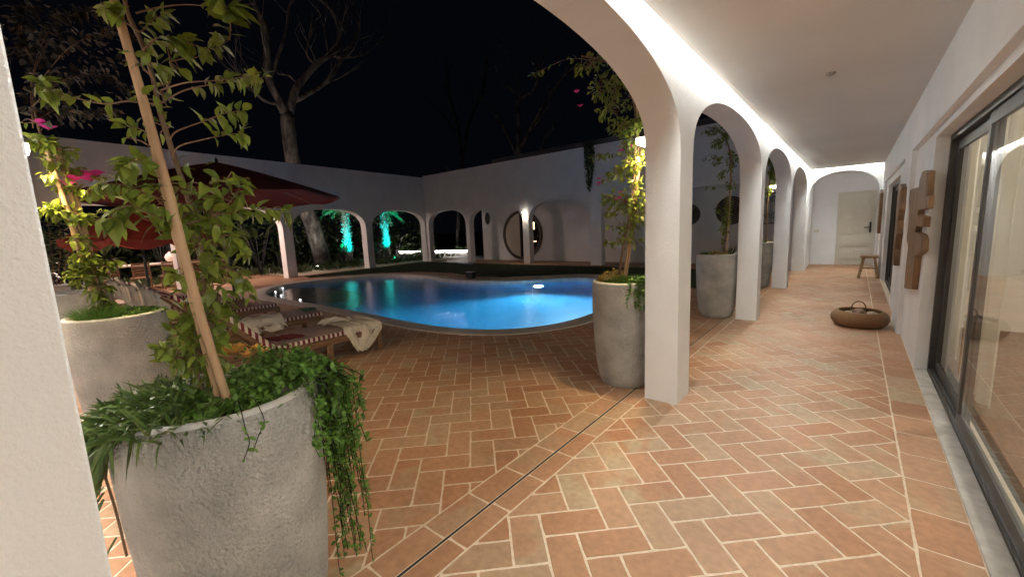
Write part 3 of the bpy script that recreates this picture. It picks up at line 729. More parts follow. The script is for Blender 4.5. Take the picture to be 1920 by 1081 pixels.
# ------------------------------------------------------------ sconces
def sconce(x, y, z, nx, ny, label, e=14, spot=True, col=AMBER):
    """half-cylinder wall light open below; (nx,ny) faces away from the wall"""
    t = thing('wall_sconce', label, 'wall light', (x, y, z), 'wall sconces on the arcade pillars')
    mb = MB(); px_, py_ = abs(ny), abs(nx); q = .115
    x0, x1 = sorted((x, x+nx*q)) if nx else (x-.085, x+.085); y0, y1 = sorted((y, y+ny*q)) if ny else (y-.085, y+.085)
    mb.box((x0, y0, z), (x1, y1, z+.055))
    build('shade', mb, M['sconce'], t, bevel=.008)
    mb = MB(); mb.box((x-.02*abs(ny)*4-.003, y-.02*abs(nx)*4-.003, z+.005), (x+.02*abs(ny)*4+.003, y+.02*abs(nx)*4+.003, z+.09)); build('mounting_plate', mb, M['chrome'], t)
    lamp('light', 'SPOT', Vector((x+nx*.06, y+ny*.06, z-.008)), (nx*.12, ny*.12, -1), e, col, t, spot=math.radians(150), blend=.8, radius=.03)
    return t
sconce(-1.289, 3.40, 2.08, -1, 0, 'glowing white wall light on the nearest visible pillar behind the flowering vine', 60)
sconce(-1.289, 10.2, 2.06, -1, 0, 'glowing white wall light on the third pillar, seen through the third arch', 40)
sconce(-4.05, .042, 2.05, 0, 1, 'glowing wall light at the left edge beside the bamboo stakes', 50)
sconce(-10.58, 13.745, 2.10, 0, -1, 'glowing wall light on the far column in front of the round door', 22, col=(1, .85, .65))
# ------------------------------------------------------------ round door, porthole, discs, iron panel
RX, RZ = -11.82, 1.17
t = thing('round_door', 'round glass door in a dark wooden ring on the far rear wall', 'door', (RX, 15.1, RZ))
def ring(r0, r1, y0, y1, cx, cz, n=56, sx=1.0):
    mb = MB(); P = []
    for r, y in ((r0, y0), (r1, y0), (r1, y1), (r0, y1)):
        P.append([(cx+sx*r*math.cos(a), y, cz+r*math.sin(a)) for a in np.linspace(0, 2*PI, n, endpoint=False)])
    for p in P: mb.v += p
    for i in range(4):
        for j in range(n): mb.f.append((i*n+j, i*n+(j+1) % n, ((i+1) % 4)*n+(j+1) % n, ((i+1) % 4)*n+j)); mb.c.append(None)
    return mb
build('door_ring', ring(1.0, 1.13, 15.02, 15.098, RX, RZ), mat('dark_ring_wood', (.035, .024, .018), (.07, .048, .034), .5, 6), t, angle=40)
def half_disc(x0, x1, y, r):
    mb = MB(); xs = np.linspace(x0, x1, 24); up = [(RX+x, y, RZ+math.sqrt(max(r*r-x*x, 0))) for x in xs]; dn = [(RX+x, y, RZ-math.sqrt(max(r*r-x*x, 0))) for x in xs]
    mb.v += up+dn
    for i in range(23): mb.f.append((i, i+1, 24+i+1, 24+i)); mb.c.append(None)
    return mb
build('door_leaf', half_disc(-1.0, -.12, 15.06, 1.0), M['interior'], t)
build('dark_pane', half_disc(-.06, 1.0, 15.07, 1.0), mat('dark_pane', (.012, .010, .009), rough=.08), t)
mb = MB(); mb.box((RX-.12, 15.045, RZ-.99), (RX-.06, 15.08, RZ+.99)); build('stile', mb, M['black'], t)
for x, z, sx, sz, nm in ((.66, .40, .05, .16, 'window_glint'), (.60, -.30, .20, .012, 'shelf_glint'), (.45, -.72, .05, .05, 'window_glint'), (.5, .1, .03, .03, 'window_glint')):
    mb = MB(); mb.box((RX+x-sx, 15.060, RZ+z-sz), (RX+x+sx, 15.067, RZ+z+sz)); build('painted_reflection', mb, M['insideglow'], t)  # reflections on the dark pane, painted as small glowing boxes
t = thing('porthole_window', 'small dark oval porthole window high on the far wall left of the round door', 'window', (-13.95, 15.1, 2.0))
build('frame', ring(.30, .34, 15.06, 15.098, -13.95, 2.02, sx=.6), M['plaster'], t, angle=40)
mb = ring(.001, .30, 15.085, 15.096, -13.95, 2.02, sx=.6); build('pane', mb, M['black'], t)
for x, z, r, lab in ((-4.45, 1.69, .36, 'smaller dark woven wall disc left of the larger one on the rear wall'), (-3.15, 1.75, .46, 'larger dark woven wall disc behind the slim vine')):
    t = thing('woven_wall_disc', lab, 'wall decoration', (x, 15.09, z), 'woven discs on the rear wall')
    mb = MB()
    for k in range(7):
        r0 = r*(k+.12)/7; r1 = r*(k+.95)/7; q = ring(max(r0, .001), r1, 15.06-.012*(k % 2), 15.092, x, z, 44); mb.add(q.v, q.f)
    build('disc', mb, M['disc'], t, angle=40)
    mb = MB()
    for k in range(24):
        a = 2*PI*k/24; mb.bar((x, 15.04, z), (x+r*math.cos(a), 15.04, z+r*math.sin(a)), .012, .012, (0, 1, 0))
    build('rib', mb, M['disc'], t)
t = thing('iron_scroll_panel', 'wrought iron scrollwork grille on the rear wall seen through the third arch', 'wall decoration', (-2.0, 15.06, 1.75))
mb = MB(); mb.box((-2.5, 15.07, 1.28), (-1.45, 15.09, 1.31)); mb.box((-2.5, 15.07, 2.2), (-1.45, 15.09, 2.23))
for i in range(7):
    for z0 in (1.5, 2.0):
        x0 = -2.42+i*.15; mb.tube([(x0+.07*math.cos(a)*(1-a/9), 15.07, z0+.12*math.sin(a)*(1-a/9)) for a in np.linspace(0, 7, 20)], .009, 5)
for i in range(8): mb.box((-2.5+i*.149, 15.066, 1.3), (-2.49+i*.149, 15.076, 2.21))
build('scrollwork', mb, M['black'], t)
# ------------------------------------------------------------ pots
POT = [(.001, .0), (.195, .0), (.215, .012), (.235, .07), (.257, .2), (.276, .42), (.289, .65), (.293, .84), (.290, .925), (.286, .945), (.278, .955), (.262, .957), (.255, .948), (.252, .915), (.252, .86), (.001, .86)]
def pot(x, y, label, rot=0):
    t = thing('concrete_planter', label, 'planter', (x, y, 0), 'tall concrete planters beside the pillars')
    mb = MB(); mb.lathe(POT[:10], 72, (x, y, 0), wob=.002); build('pot_body', mb, M['concrete'], t, smooth=True)
    mb = MB(); mb.lathe(POT[9:15], 72, (x, y, 0), wob=.002); build('rim', mb, M['concrete_rim'], t, smooth=True)
    mb = MB(); mb.lathe([(.2515, .875), (.15, .885), (.001, .89)], 40, (x, y, 0)); build('soil', mb, M['soil'], t, smooth=True)
    return t
PA = (-1.615, .385); P1_ = (-1.585, 3.50); P2_ = (-1.585, 6.78); P3_ = (-1.585, 10.2); PC = (-4.23, .43); PC2 = (-6.88, .42)
pot(*PA, 'large grey concrete planter in the left foreground with trailing plants')
pot(*P1_, 'grey concrete planter beside the nearest visible white pillar')
pot(*P2_, 'grey concrete planter framed by the second arch')
pot(*P3_, 'grey concrete planter half hidden behind the second white pillar')
pot(*PC, 'grey concrete planter behind the foreground one at the left edge')
pot(*PC2, 'farthest left concrete planter, only its rim showing behind another planter')
# ------------------------------------------------------------ plants
rnd = random.Random(11)
def rv(s=1): return Vector((rnd.uniform(-s, s), rnd.uniform(-s, s), rnd.uniform(-s, s)))
def tint(lo=.7, hi=1.25, yel=.15):
    k = rnd.uniform(lo, hi); y = rnd.uniform(0, yel); return (k*(1+y), k, k*(1-y))
def leafy_twig(tw, lf, pts, r0, n, L, start=.25, W=.6, dens_end=1.0):
    pts = catmull(pts, 6, False); k = len(pts); tw.tube(pts, [r0*(1-.75*i/(k-1)) for i in range(k)], 5)
    for i in range(n):
        t = start+(1-start)*(rnd.random()**(.8)); f = t*(k-1); a = int(min(f, k-2)); p = pts[a].lerp(pts[a+1], f-a)
        d = (pts[a+1]-pts[a]).normalized(); s = rv().cross(d); s = s.normalized() if s.length > 1e-3 else Vector((1, 0, 0))
        ld = (d*.5+s*.9+Vector((0, 0, -.15))).normalized(); ll = L*rnd.uniform(.6, 1.15)
        lf.leaf(p, ld, Vector((0, 0, 1))+rv(.7), ll, ll*W*rnd.uniform(.8, 1.1), rnd.uniform(.15, .95), rnd.uniform(-.1, .7), tint(.6, 1.3))
def bunch(lf, c, ex, n, L, W=.6, tw=None, stem=None, col=tint):
    for i in range(n):
        while True:
            u = rv()
            if u.length < 1: break
        p = Vector((c.x+u.x*ex[0], c.y+u.y*ex[1], c.z+u.z*ex[2]))
        d = (Vector((u.x*ex[0], u.y*ex[1], u.z*ex[2]))*6+rv(.6)+Vector((0, 0, -.1))).normalized(); ll = L*rnd.uniform(.55, 1.15)
        lf.leaf(p, d, Vector((0, 0, 1))+rv(.8), ll, ll*W*rnd.uniform(.8, 1.1), rnd.uniform(.15, .95), rnd.uniform(-.1, .7), col(.6, 1.3))
        if tw is not None and i % 4 == 0 and stem is not None: tw.tube([stem, (stem+p)/2+rv(.02), p], .0022, 4)
def stake(pts, r, label, knots=6):
    mb = MB(); P = catmull(pts, 14, False); k = len(P); rr = []
    for i in range(k):
        q = (i*knots/k) % 1; rr.append(r*(1+.16*max(0, 1-abs(q-.5)*16))*(1-.12*i/k))
    mb.tube(P, rr, 12); o = build('bamboo_stake', mb, M['bamboo'], smooth=True, origin=P[0]); return tag(o, label, 'stake', 'bamboo stakes in the planters')
# --- foreground vine
X0 = -1.58
def ax(u, v, x=X0): return at_x(u, v, x)
stake([ax(427, 752, -1.50), ax(375, 585, -1.52), ax(300, 300, -1.56), ax(205, -30, -1.60)], .0125, 'long bamboo stake leaning left in front of the foreground vine')
stake([ax(412, 756, -1.53), ax(350, 520, -1.57), ax(283, 255, -1.61), ax(255, 150, -1.64)], .010, 'shorter bamboo stake tied just behind the long foreground stake')
veg = thing('climbing_vine', 'tall leafy vine tied to bamboo stakes in the foreground planter', 'plant', (PA[0], PA[1], .88), 'vines trained up the stakes')
tw = MB(); lf = MB(); st = MB()
main = [(400, 760), (392, 680), (385, 600), (385, 520), (372, 440), (345, 350), (322, 280), (300, 210), (285, 140), (265, 80), (238, 20), (228, -50)]
mp_ = catmull([ax(u, v, -1.62) for u, v in main], 6, False); st.tube(mp_, [.0095*(1-.45*i/len(mp_)) for i in range(len(mp_))], 8, jit=.08)
main2 = [(392, 760), (370, 700), (365, 640), (372, 560), (395, 500), (390, 430)]
mp2 = catmull([ax(u, v, -1.66) for u, v in main2], 6, False); st.tube(mp2, .007, 6)
BR = [([(300, 195), (345, 170), (400, 158), (460, 150), (505, 143)], 24, .055, .3, -.04), ([(300, 170), (350, 155), (420, 150), (480, 140)], 12, .05, .45, .08), ([(288, 195), (240, 190), (200, 195), (150, 186), (105, 174), (72, 158)], 18, .05, .05, .05),
      ([(72, 158), (80, 156)], 6, .06, 0, .05), ([(268, 95), (300, 70), (345, 78), (395, 92), (430, 75)], 30, .06, .1, .0), ([(430, 75), (432, 50), (428, 20), (415, 0)], 16, .085, .1, .1), ([(255, 25), (300, 14), (350, 9), (400, 12), (475, 8)], 4, .04, .3, .0),
      ([(318, 262), (332, 246), (380, 228), (425, 212), (458, 207)], 18, .055, .45, -.03), ([(322, 300), (335, 275), (380, 262), (430, 252), (452, 250)], 13, .052, .5, .04),
      ([(350, 420), (400, 405), (450, 396), (500, 392), (538, 398)], 30, .06, .2, -.02), ([(390, 410), (425, 385), (448, 355), (450, 335)], 16, .06, .35, .05), ([(330, 385), (280, 365), (235, 347), (185, 345)], 22, .06, .2, -.05),
      ([(335, 420), (290, 405), (245, 385), (215, 400), (212, 420)], 16, .075, .3, .02), ([(325, 340), (290, 310), (255, 300), (232, 315)], 16, .06, .3, .06), ([(300, 268), (265, 243), (232, 236)], 8, .045, .3, .02), ([(298, 285), (265, 265), (238, 258)], 1, .03, .9, .02),
      ([(390, 455), (425, 440), (450, 455), (452, 485)], 14, .06, .3, -.02), ([(395, 500), (430, 505), (455, 520), (470, 560)], 14, .06, .3, .05), ([(392, 560), (420, 562), (435, 585), (440, 610)], 8, .062, .3, -.04), ([(385, 530), (350, 515), (322, 515)], 8, .05, .3, .04),
      ([(375, 620), (335, 645), (300, 655)], 14, .045, .3, .03), ([(290, 150), (262, 120), (250, 100)], 5, .04, .3, 0), ([(262, 60), (225, 35), (200, 15)], 12, .055, .3, .03), ([(265, 60), (290, 35), (310, 30)], 12, .05, .2, -.03)]
for pts, n, L, s, dx in BR:
    P = [ax(u, v, X0+dx*(i/len(pts))) for i, (u, v) in enumerate(pts)]; leafy_twig(tw, lf, P, .0028, int(n*1.45), L*.78, s)
for u, v, ru, rv_, n, L in [(300, 105, 30, 16, 14, .055), (325, 92, 30, 18, 24, .055), (300, 145, 20, 22, 12, .05), (288, 182, 22, 16, 12, .05), (302, 225, 14, 20, 8, .05), (340, 335, 38, 28, 24, .06), (350, 385, 45, 30, 40, .065), (400, 402, 45, 22, 28, .06),
                            (300, 395, 35, 20, 14, .065), (388, 440, 38, 28, 36, .065), (380, 490, 32, 30, 28, .065), (398, 545, 34, 32, 26, .06), (400, 600, 20, 30, 18, .055), (368, 635, 34, 46, 95, .055), (345, 662, 28, 24, 40, .05), (395, 690, 26, 14, 24, .05), (405, 655, 18, 26, 10, .05), (405, 330, 25, 20, 10, .05), (420, 365, 26, 16, 12, .055), (360, 590, 24, 30, 16, .055)]:
    c = ax(u, v, -1.60); m_ = .0022; bunch(lf, c, (.07, ru*m_, rv_*m_), int(n*(1.35 if v > 380 else .85)), L*.82, tw=tw, stem=ax(u+(390-u)*.2, v+10, -1.62))
build('stem', st, M['bark_vine'], veg, smooth=True); build('twigs', tw, M['twig'], veg); build('foliage', lf, M['leaf'], veg, smooth=True)
# --- generic potted vine traced in place
def vine(name_label, loc, plane, stems, bunches, twigs, L, flowers=(), fs=.035, dark=(), stake_label=''):
    t = thing('climbing_vine', name_label, 'plant', loc, 'vines trained up the stakes')
    st = MB(); tw = MB(); lf = MB(); fl = MB(); p0 = plane(960, 500); sc_ = 1.0
    for pts, r in stems:
        P = catmull([plane(*q) for q in pts], 5, False); st.tube(P, [r*(1-.5*i/len(P)) for i in range(len(P))], 6, jit=.1)
    for pts, n in twigs:
        leafy_twig(tw, lf, [plane(*q)+rv(.02) for q in pts], .003, n, L, .2)
    for u, v, ru, rvv, n in bunches:
        c = plane(u, v); e1 = (plane(u+ru, v)-c); e2 = (plane(u, v+rvv)-c)
        bunch(lf, c, (max(abs(e1.x), .06), max(abs(e1.y), .06), abs(e2.z)), int(n*(1.6 if v > 230 else .8)), L, tw=tw, stem=c)
    for u, v, n in flowers:
        c = plane(u, v)+rv(.01); fl = MB()
        for i in range(n):
            q = c+rv(.03); 
            for k in range(3):
                a = 2*PI*k/3+i; d = Vector((math.cos(a), math.sin(a), .6)); fl.leaf(q, d, (0, 0, 1), fs, fs*.85, .1, .3)
        build('flower_cluster', fl, M['bract'], t, smooth=True)
    build('stem', st, M['bark_vine'], t, smooth=True); build('twigs', tw, M['twig'], t); build('foliage', lf, M['leaf'], t, smooth=True)
    return t
py1 = lambda u, v, o=0: at_y(u, v, 3.45+o)
vine('flowering vine with pink bracts lit yellow by the wall light on the nearest pillar', (*P1_, .88), py1,
     [([(1160, 525), (1166, 480), (1175, 430), (1185, 370), (1190, 300), (1193, 240), (1188, 190), (1175, 150), (1140, 118), (1090, 105)], .014)],
     [(1190, 305, 18, 24, 60), (1165, 322, 28, 12, 40), (1190, 352, 18, 14, 24), (1178, 378, 30, 16, 70), (1192, 398, 16, 22, 60), (1180, 425, 22, 14, 36), (1172, 448, 16, 10, 20), (1180, 268, 18, 16, 40), (1170, 238, 32, 14, 60), (1196, 232, 14, 18, 30),
      (1145, 205, 26, 22, 70), (1125, 165, 22, 26, 90), (1155, 165, 26, 34, 90), (1110, 118, 34, 15, 90), (1160, 140, 22, 22, 50), (1180, 180, 12, 24, 26), (1140, 455, 10, 5, 7), (1122, 293, 9, 6, 9), (1140, 370, 16, 8, 16), (1132, 340, 6, 5, 4), (1144, 398, 7, 5, 7), (1150, 423, 7, 5, 6), (1195, 455, 10, 8, 8)],
     [([(1180, 300), (1150, 292), (1118, 292)], 16), ([(1185, 345), (1150, 330), (1122, 332)], 5), ([(1180, 380), (1150, 372), (1128, 378)], 16), ([(1178, 470), (1160, 460), (1135, 452)], 6), ([(1120, 115), (1060, 112), (1020, 132), (1000, 140)], 20), ([(1195, 225), (1205, 212), (1220, 213)], 12), ([(1170, 430), (1158, 410), (1140, 398)], 5)],
     .050, flowers=[(1122, 340, 4), (1163, 365, 2), (1178, 380, 2), (1162, 378, 2), (1170, 288, 2), (1183, 282, 2), (1078, 172, 2), (1085, 195, 1)])
stake([py1(1170, 520, .03), py1(1183, 420, .06), py1(1196, 300, .12), py1(1194, 200, .14)], .011, 'bamboo stake holding the flowering vine beside the nearest pillar')
stake([py1(1174, 520, .03), py1(1190, 400, .10), py1(1204, 262, .16)], .009, 'second bamboo stake close to the lit wall light on the nearest pillar')
py2 = lambda u, v, o=0: at_y(u, v, 6.75+o)
vine('slim sparse vine with a dark crown in the planter framed by the second arch', (*P2_, .88), py2,
     [([(1357, 475), (1360, 440), (1366, 400), (1369, 350), (1370, 300), (1362, 262), (1345, 245)], .014)],
     [(1365, 385, 7, 14, 50), (1362, 410, 9, 12, 50), (1358, 432, 7, 9, 34), (1356, 450, 5, 7, 14), (1348, 395, 6, 8, 16), (1370, 345, 5, 12, 24), (1372, 300, 11, 20, 60), (1348, 268, 16, 10, 60), (1335, 245, 18, 8, 50), (1362, 250, 12, 12, 50), (1385, 290, 6, 10, 12), (1345, 300, 12, 10, 30), (1355, 325, 10, 8, 24)],
     [([(1368, 352), (1350, 350), (1328, 352)], 8), ([(1350, 300), (1335, 290), (1315, 298)], 10)], .046)
stake([py2(1362, 476), py2(1367, 400), py2(1371, 320), py2(1370, 280)], .011, 'bamboo stake in the planter framed by the second arch')
py3 = lambda u, v, o=0: at_y(u, v, 10.15+o)
vine('vine with a lit yellow tip and dark crown in the planter behind the second pillar', (*P3_, .88), py3,
     [([(1436, 455), (1438, 400), (1442, 350), (1448, 310), (1450, 290)], .014)],
     [(1447, 348, 6, 6, 50), (1440, 358, 4, 8, 30), (1448, 318, 8, 16, 110), (1443, 300, 7, 10, 60), (1452, 335, 6, 8, 40)], [], .05)
# left vine C (plane x=-4.2)
pxc = lambda u, v, o=0: at_x(u, v, -4.2+o)
vine('vine with golden-lit leaves and pink flowers climbing bamboo stakes at the left edge', (*PC, .88), pxc,
     [([(195, 585), (185, 540), (165, 480), (140, 420), (115, 350), (90, 285), (70, 230), (60, 150), (90, 80)], .012), ([(205, 590), (200, 560), (195, 530)], .009)],
     [(80, 268, 20, 10, 50), (108, 300, 14, 14, 20), (100, 330, 12, 8, 14), (125, 352, 14, 8, 22), (100, 393, 18, 10, 50), (135, 400, 22, 8, 30), (148, 412, 16, 7, 14), (152, 450, 8, 12, 20), (155, 480, 16, 12, 34), (150, 515, 18, 16, 50), (172, 505, 14, 14, 30), (208, 492, 14, 14, 26), (185, 545, 12, 14, 34), (192, 572, 14, 12, 34), (165, 358, 16, 6, 14), (150, 320, 16, 5, 10)],
     [([(85, 270), (110, 275), (150, 290)], 12), ([(115, 345), (150, 330), (190, 340)], 12), ([(130, 400), (165, 405), (200, 395)], 12), ([(180, 560), (200, 520), (212, 480)], 12), ([(70, 230), (40, 225), (20, 235)], 14)],
     .062, flowers=[(142, 342, 5), (165, 336, 5), (174, 330, 3), (80, 238, 2)], fs=.06)
M['crown'] = mat('shaded_crown_leaf', (.018, .018, .015), (.04, .034, .03), .6, 25, attr=True)  # shade of the unlit crown painted in as a darker leaf colour
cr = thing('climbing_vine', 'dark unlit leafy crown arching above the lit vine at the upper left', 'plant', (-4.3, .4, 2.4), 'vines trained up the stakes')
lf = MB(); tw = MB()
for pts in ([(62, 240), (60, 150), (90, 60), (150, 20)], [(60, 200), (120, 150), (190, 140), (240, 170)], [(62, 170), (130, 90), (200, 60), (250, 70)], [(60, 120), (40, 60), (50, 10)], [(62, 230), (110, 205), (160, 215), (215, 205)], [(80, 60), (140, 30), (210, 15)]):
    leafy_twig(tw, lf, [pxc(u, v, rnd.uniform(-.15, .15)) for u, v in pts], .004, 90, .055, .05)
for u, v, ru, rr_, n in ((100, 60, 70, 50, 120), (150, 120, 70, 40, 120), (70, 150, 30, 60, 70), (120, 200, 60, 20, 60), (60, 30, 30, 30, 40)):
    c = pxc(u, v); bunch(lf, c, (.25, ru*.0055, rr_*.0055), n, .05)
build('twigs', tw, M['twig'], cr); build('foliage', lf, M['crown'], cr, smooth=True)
stake([pxc(172, 545), pxc(140, 440), pxc(112, 350), pxc(80, 262)], .016, 'left bamboo stake of the bundle lit gold at the left edge')
stake([pxc(180, 545, -.03), pxc(152, 440, -.03), pxc(128, 350, -.03), pxc(98, 266, -.03)], .014, 'middle bamboo stake of the bundle lit gold at the left edge')
stake([pxc(188, 545, -.05), pxc(160, 430, -.05), pxc(136, 345, -.05), pxc(112, 275, -.05)], .013, 'right bamboo stake of the bundle lit gold at the left edge')
# --- things growing low in the planters
def grass_tuft(c, r, n, h, label, m='grassblade', W=.004, spread=.5, cat='grass tuft', droop=.25):
    mb = MB()
    for i in range(n):
        a = rnd.uniform(0, 2*PI); q = r*math.sqrt(rnd.random()); p = Vector((c[0]+q*math.cos(a), c[1]+q*math.sin(a), c[2]))
        d = Vector((math.cos(a)*q/r*spread+rnd.uniform(-.25, .25), math.sin(a)*q/r*spread+rnd.uniform(-.25, .25), 1)); mb.blade(p, d, rv(), h*rnd.uniform(.6, 1.1), W, droop*rnd.uniform(.3, 1.3), 3, tint(.6, 1.3, .1))
    return tag(build('grass_tuft', mb, M[m], origin=c), label, cat, 'low plants in the planters')
def mat_plant(c, ex, n, L, label, name='ground_cover_plant', m='trail', zup=.4, W=.65):
    mb = MB()
    for i in range(n):
        a = rnd.uniform(0, 2*PI); q = math.sqrt(rnd.random()); p = Vector((c[0]+ex[0]*q*math.cos(a), c[1]+ex[1]*q*math.sin(a), c[2]+ex[2]*rnd.random()*(1-q*q*.7)))
        d = Vector((rnd.uniform(-1, 1), rnd.uniform(-1, 1), zup+rnd.uniform(-.2, .6))); ll = L*rnd.uniform(.6, 1.2)
        mb.leaf(p, d, Vector((0, 0, 1))+rv(.5), ll, ll*W, .2, .2, tint(.6, 1.3, .15))
    return tag(build(name, mb, M[m], smooth=True, origin=c), label, 'plant', 'low plants in the planters')
PZ = .88
# trailing plant hanging over the right of the foreground planter
t = thing('trailing_plant', 'small-leaved green plant spilling over the right side of the foreground planter', 'plant', (PA[0], PA[1]+.2, .92), 'low plants in the planters')
lf = MB(); tw = MB(); cA = Vector((PA[0], PA[1], 0)); vdir = Vector((PA[0], PA[1], 0)).normalized(); rdir = Vector((-vdir.y, vdir.x, 0))
if rdir.y < 0: rdir = -rdir
a_right = math.atan2(rdir.y, rdir.x)      # direction of the planter's right-hand side as the camera sees it
def hang(ang, length, out, n, L, r=.27, z0=.965, m_=lf, bulge=.0):
    d = Vector((math.cos(ang), math.sin(ang), 0)); p = cA + d*(r-.08) + Vector((0, 0, z0-.02)); P = [p, cA+d*(r+.015)+Vector((0, 0, z0+.035))]
    s = Vector((-d.y, d.x, 0)); dr = 0
    k = max(3, int(length/.05)); z = z0; off = r+.03+abs(rnd.gauss(0, 1))*bulge
    for i in range(k):
        z -= length/k; off += out*rnd.uniform(.2, 1)/k; dr += rnd.uniform(-.022, .024); P.append(cA+d*off+s*dr+Vector((0, 0, z)))
    Q = catmull(P, 4, False); tw.tube(Q, .0014, 4, cap=False)
    for i in range(n):
        f = rnd.random()*(len(Q)-1); a = int(min(f, len(Q)-2)); q = Q[a].lerp(Q[a+1], f-a); ld = (rv()+d*.5+Vector((0, 0, .1))).normalized(); ll = L*rnd.uniform(.6, 1.2)
        m_.leaf(q, ld, Vector((0, 0, 1))+rv(.5)+d*.5, ll, ll*.6, .15, .2, tint(.6, 1.25, .1))
for i in range(95): hang(a_right+rnd.gauss(.0, .30), rnd.uniform(.10, .42), rnd.uniform(.0, .06), 46, .027, bulge=.05)
for i in range(34): hang(a_right+rnd.gauss(.08, .13), rnd.uniform(.35, 1.0)**1.2*.95, rnd.uniform(.0, .14), 80, .022, bulge=.04)
for i in range(4): hang(a_right+rnd.gauss(-.42, .06), rnd.uniform(.2, .40), .01, 10, .022)
for i in range(2): hang(a_right-1.45+i*.12, rnd.uniform(.08, .14), .0, 12, .02)
for i in range(2200):
    a = a_right+rnd.gauss(.1, .5); q = rnd.uniform(.08, .29); p = cA+Vector((math.cos(a)*q, math.sin(a)*q, .93+.10*rnd.random()*min(1, q/.2)))
    lf.leaf(p, rv()+Vector((0, 0, .5)), Vector((0, 0, 1))+rv(.4), .021*rnd.uniform(.7, 1.3), .014, .2, .2, tint(.7, 1.35, .1))
build('stems', tw, M['trail'], t); build('foliage', lf, M['trail'], t, smooth=True)
# strap-leaved plant drooping over the left side
t = thing('strap_leaf_plant', 'dark strappy succulent drooping over the left side of the foreground planter', 'plant', (PA[0]+.05, PA[1]-.15, .92), 'low plants in the planters')
lf = MB()
for i in range(1250):
    a = a_right+PI+rnd.gauss(.12, .60); d = Vector((math.cos(a), math.sin(a), 0)); q = .05+.25*math.sqrt(rnd.random())
    p = cA+d*q+Vector((0, 0, .915+rnd.uniform(0, .09)*(1-q*1.6))); ll = rnd.uniform(.045, .10)
    lf.blade(p, d*rnd.uniform(.1, 1.0)+Vector((rnd.uniform(-.5, .5), rnd.uniform(-.5, .5), rnd.uniform(.2, .9))), rv(), ll, .009, rnd.uniform(.1, .9), 3, tint(.55, 1.35, .2))
for i in range(420):   # hanging ends
    a = a_right+PI+rnd.gauss(.05, .36); d = Vector((math.cos(a), math.sin(a), 0)); z = .95-abs(rnd.gauss(0, .11))*math.exp(-((a-a_right-PI-.05)/.33)**2)
    p = cA+d*(.30+rnd.uniform(0, .04))+Vector((0, 0, z)); lf.blade(p, d*.4+Vector((rnd.uniform(-.3, .3), rnd.uniform(-.3, .3), -.55)), rv(), rnd.uniform(.05, .10), .009, .3, 3, tint(.5, 1.2, .2))
build('foliage', lf, M['strap'], t, smooth=True)
a = a_right+PI; dd = Vector((math.cos(a), math.sin(a), 0)); mb = MB(); pp = cA+dd*.31+Vector((0, 0, .80))
mb.tube(catmull([pp, cA+dd*.30+Vector((0, 0, .66)), cA+dd*.295+Vector((0, 0, .5))], 5, False), .004, 6)
tag(build('dry_stem', mb, M['bark_vine'], smooth=True, origin=pp), 'thin dry stem hanging down the left side of the foreground planter', 'stem')
grass_tuft((PA[0]-.10, PA[1]+.16, .93), .085, 1100, .075, 'fine bright green moss mound at the back of the foreground planter', W=.0022, spread=.9)
mat_plant((PA[0]+.05, PA[1]+.02, .92), (.19, .19, .05), 1500, .028, 'low green ground cover around the stakes in the foreground planter')
t = thing('yellow_succulent', 'yellow and orange tinged rosettes behind the stakes in the foreground planter', 'plant', (PA[0]-.16, PA[1]+.03, .92), 'low plants in the planters'); lf = MB()
for i in range(10):
    c = Vector((PA[0]-.20+rnd.uniform(-.05, .04), PA[1]+.11+rnd.uniform(-.09, .09), 1.0+rnd.uniform(0, .04)))
    for k in range(11):
        a = k*2.4; lf.leaf(c, Vector((math.cos(a), math.sin(a), .35+k*.08)), (0, 0, 1), .036, .018, .1, .3, (rnd.uniform(.9, 1.3), rnd.uniform(.6, 1), .6))
build('foliage', lf, M['yellowleaf'], t, smooth=True)
t = thing('grey_rosette', 'pale grey-pink succulent rosettes at the front rim of the foreground planter', 'plant', (PA[0]+.2, PA[1]+.1, .93), 'low plants in the planters'); lf = MB()
ms_ = mat('grey_succulent', (.20, .24, .17), (.36, .30, .26), .5, 30, transl=.1)
for i in range(5):
    c = Vector((PA[0]+.185+rnd.uniform(-.02, .02), PA[1]+.115+i*.018, .925+rnd.uniform(0, .015)))
    for k in range(12):
        a = k*2.4; lf.leaf(c, Vector((math.cos(a), math.sin(a), .5+k*.1)), (0, 0, 1), .026, .012, -.2, .3)
build('foliage', lf, ms_, t, smooth=True)
# plants in the other planters
grass_tuft((P1_[0]+.10, P1_[1]-.08, .935), .13, 900, .10, 'green grassy tuft at the right of the planter by the nearest pillar', W=.004)
grass_tuft((P1_[0]-.06, P1_[1]-.14, .935), .07, 350, .06, 'low green tuft at the front of the planter by the nearest pillar', W=.003)
mat_plant((P1_[0]-.10, P1_[1]-.02, .94), (.14, .14, .11), 700, .024, 'pale yellowish succulent cluster at the left of the planter by the nearest pillar', 'pale_succulent', 'yellowleaf')
t = thing('trailing_plant', 'short green plant hanging down between the planter and the nearest pillar', 'plant', (P1_[0]+.2, P1_[1]-.15, .9), 'low plants in the planters'); lf = MB(); tw = MB(); cA = Vector((*P1_, 0))
for i in range(22): hang(-.62+rnd.gauss(0, .18), rnd.uniform(.08, .30), .01, 40, .026, m_=lf, bulge=.02)
build('stems', tw, M['trail'], t); build('foliage', lf, M['trail'], t, smooth=True)
grass_tuft((P2_[0]-.10, P2_[1]-.05, .935), .10, 400, .07, 'low green mound at the left of the planter in the second arch', W=.004)
mat_plant((P2_[0]+.04, P2_[1]-.1, .94), (.15, .1, .06), 240, .028, 'yellow-leaved succulents at the front of the planter in the second arch', 'yellow_succulent', 'yellowleaf')
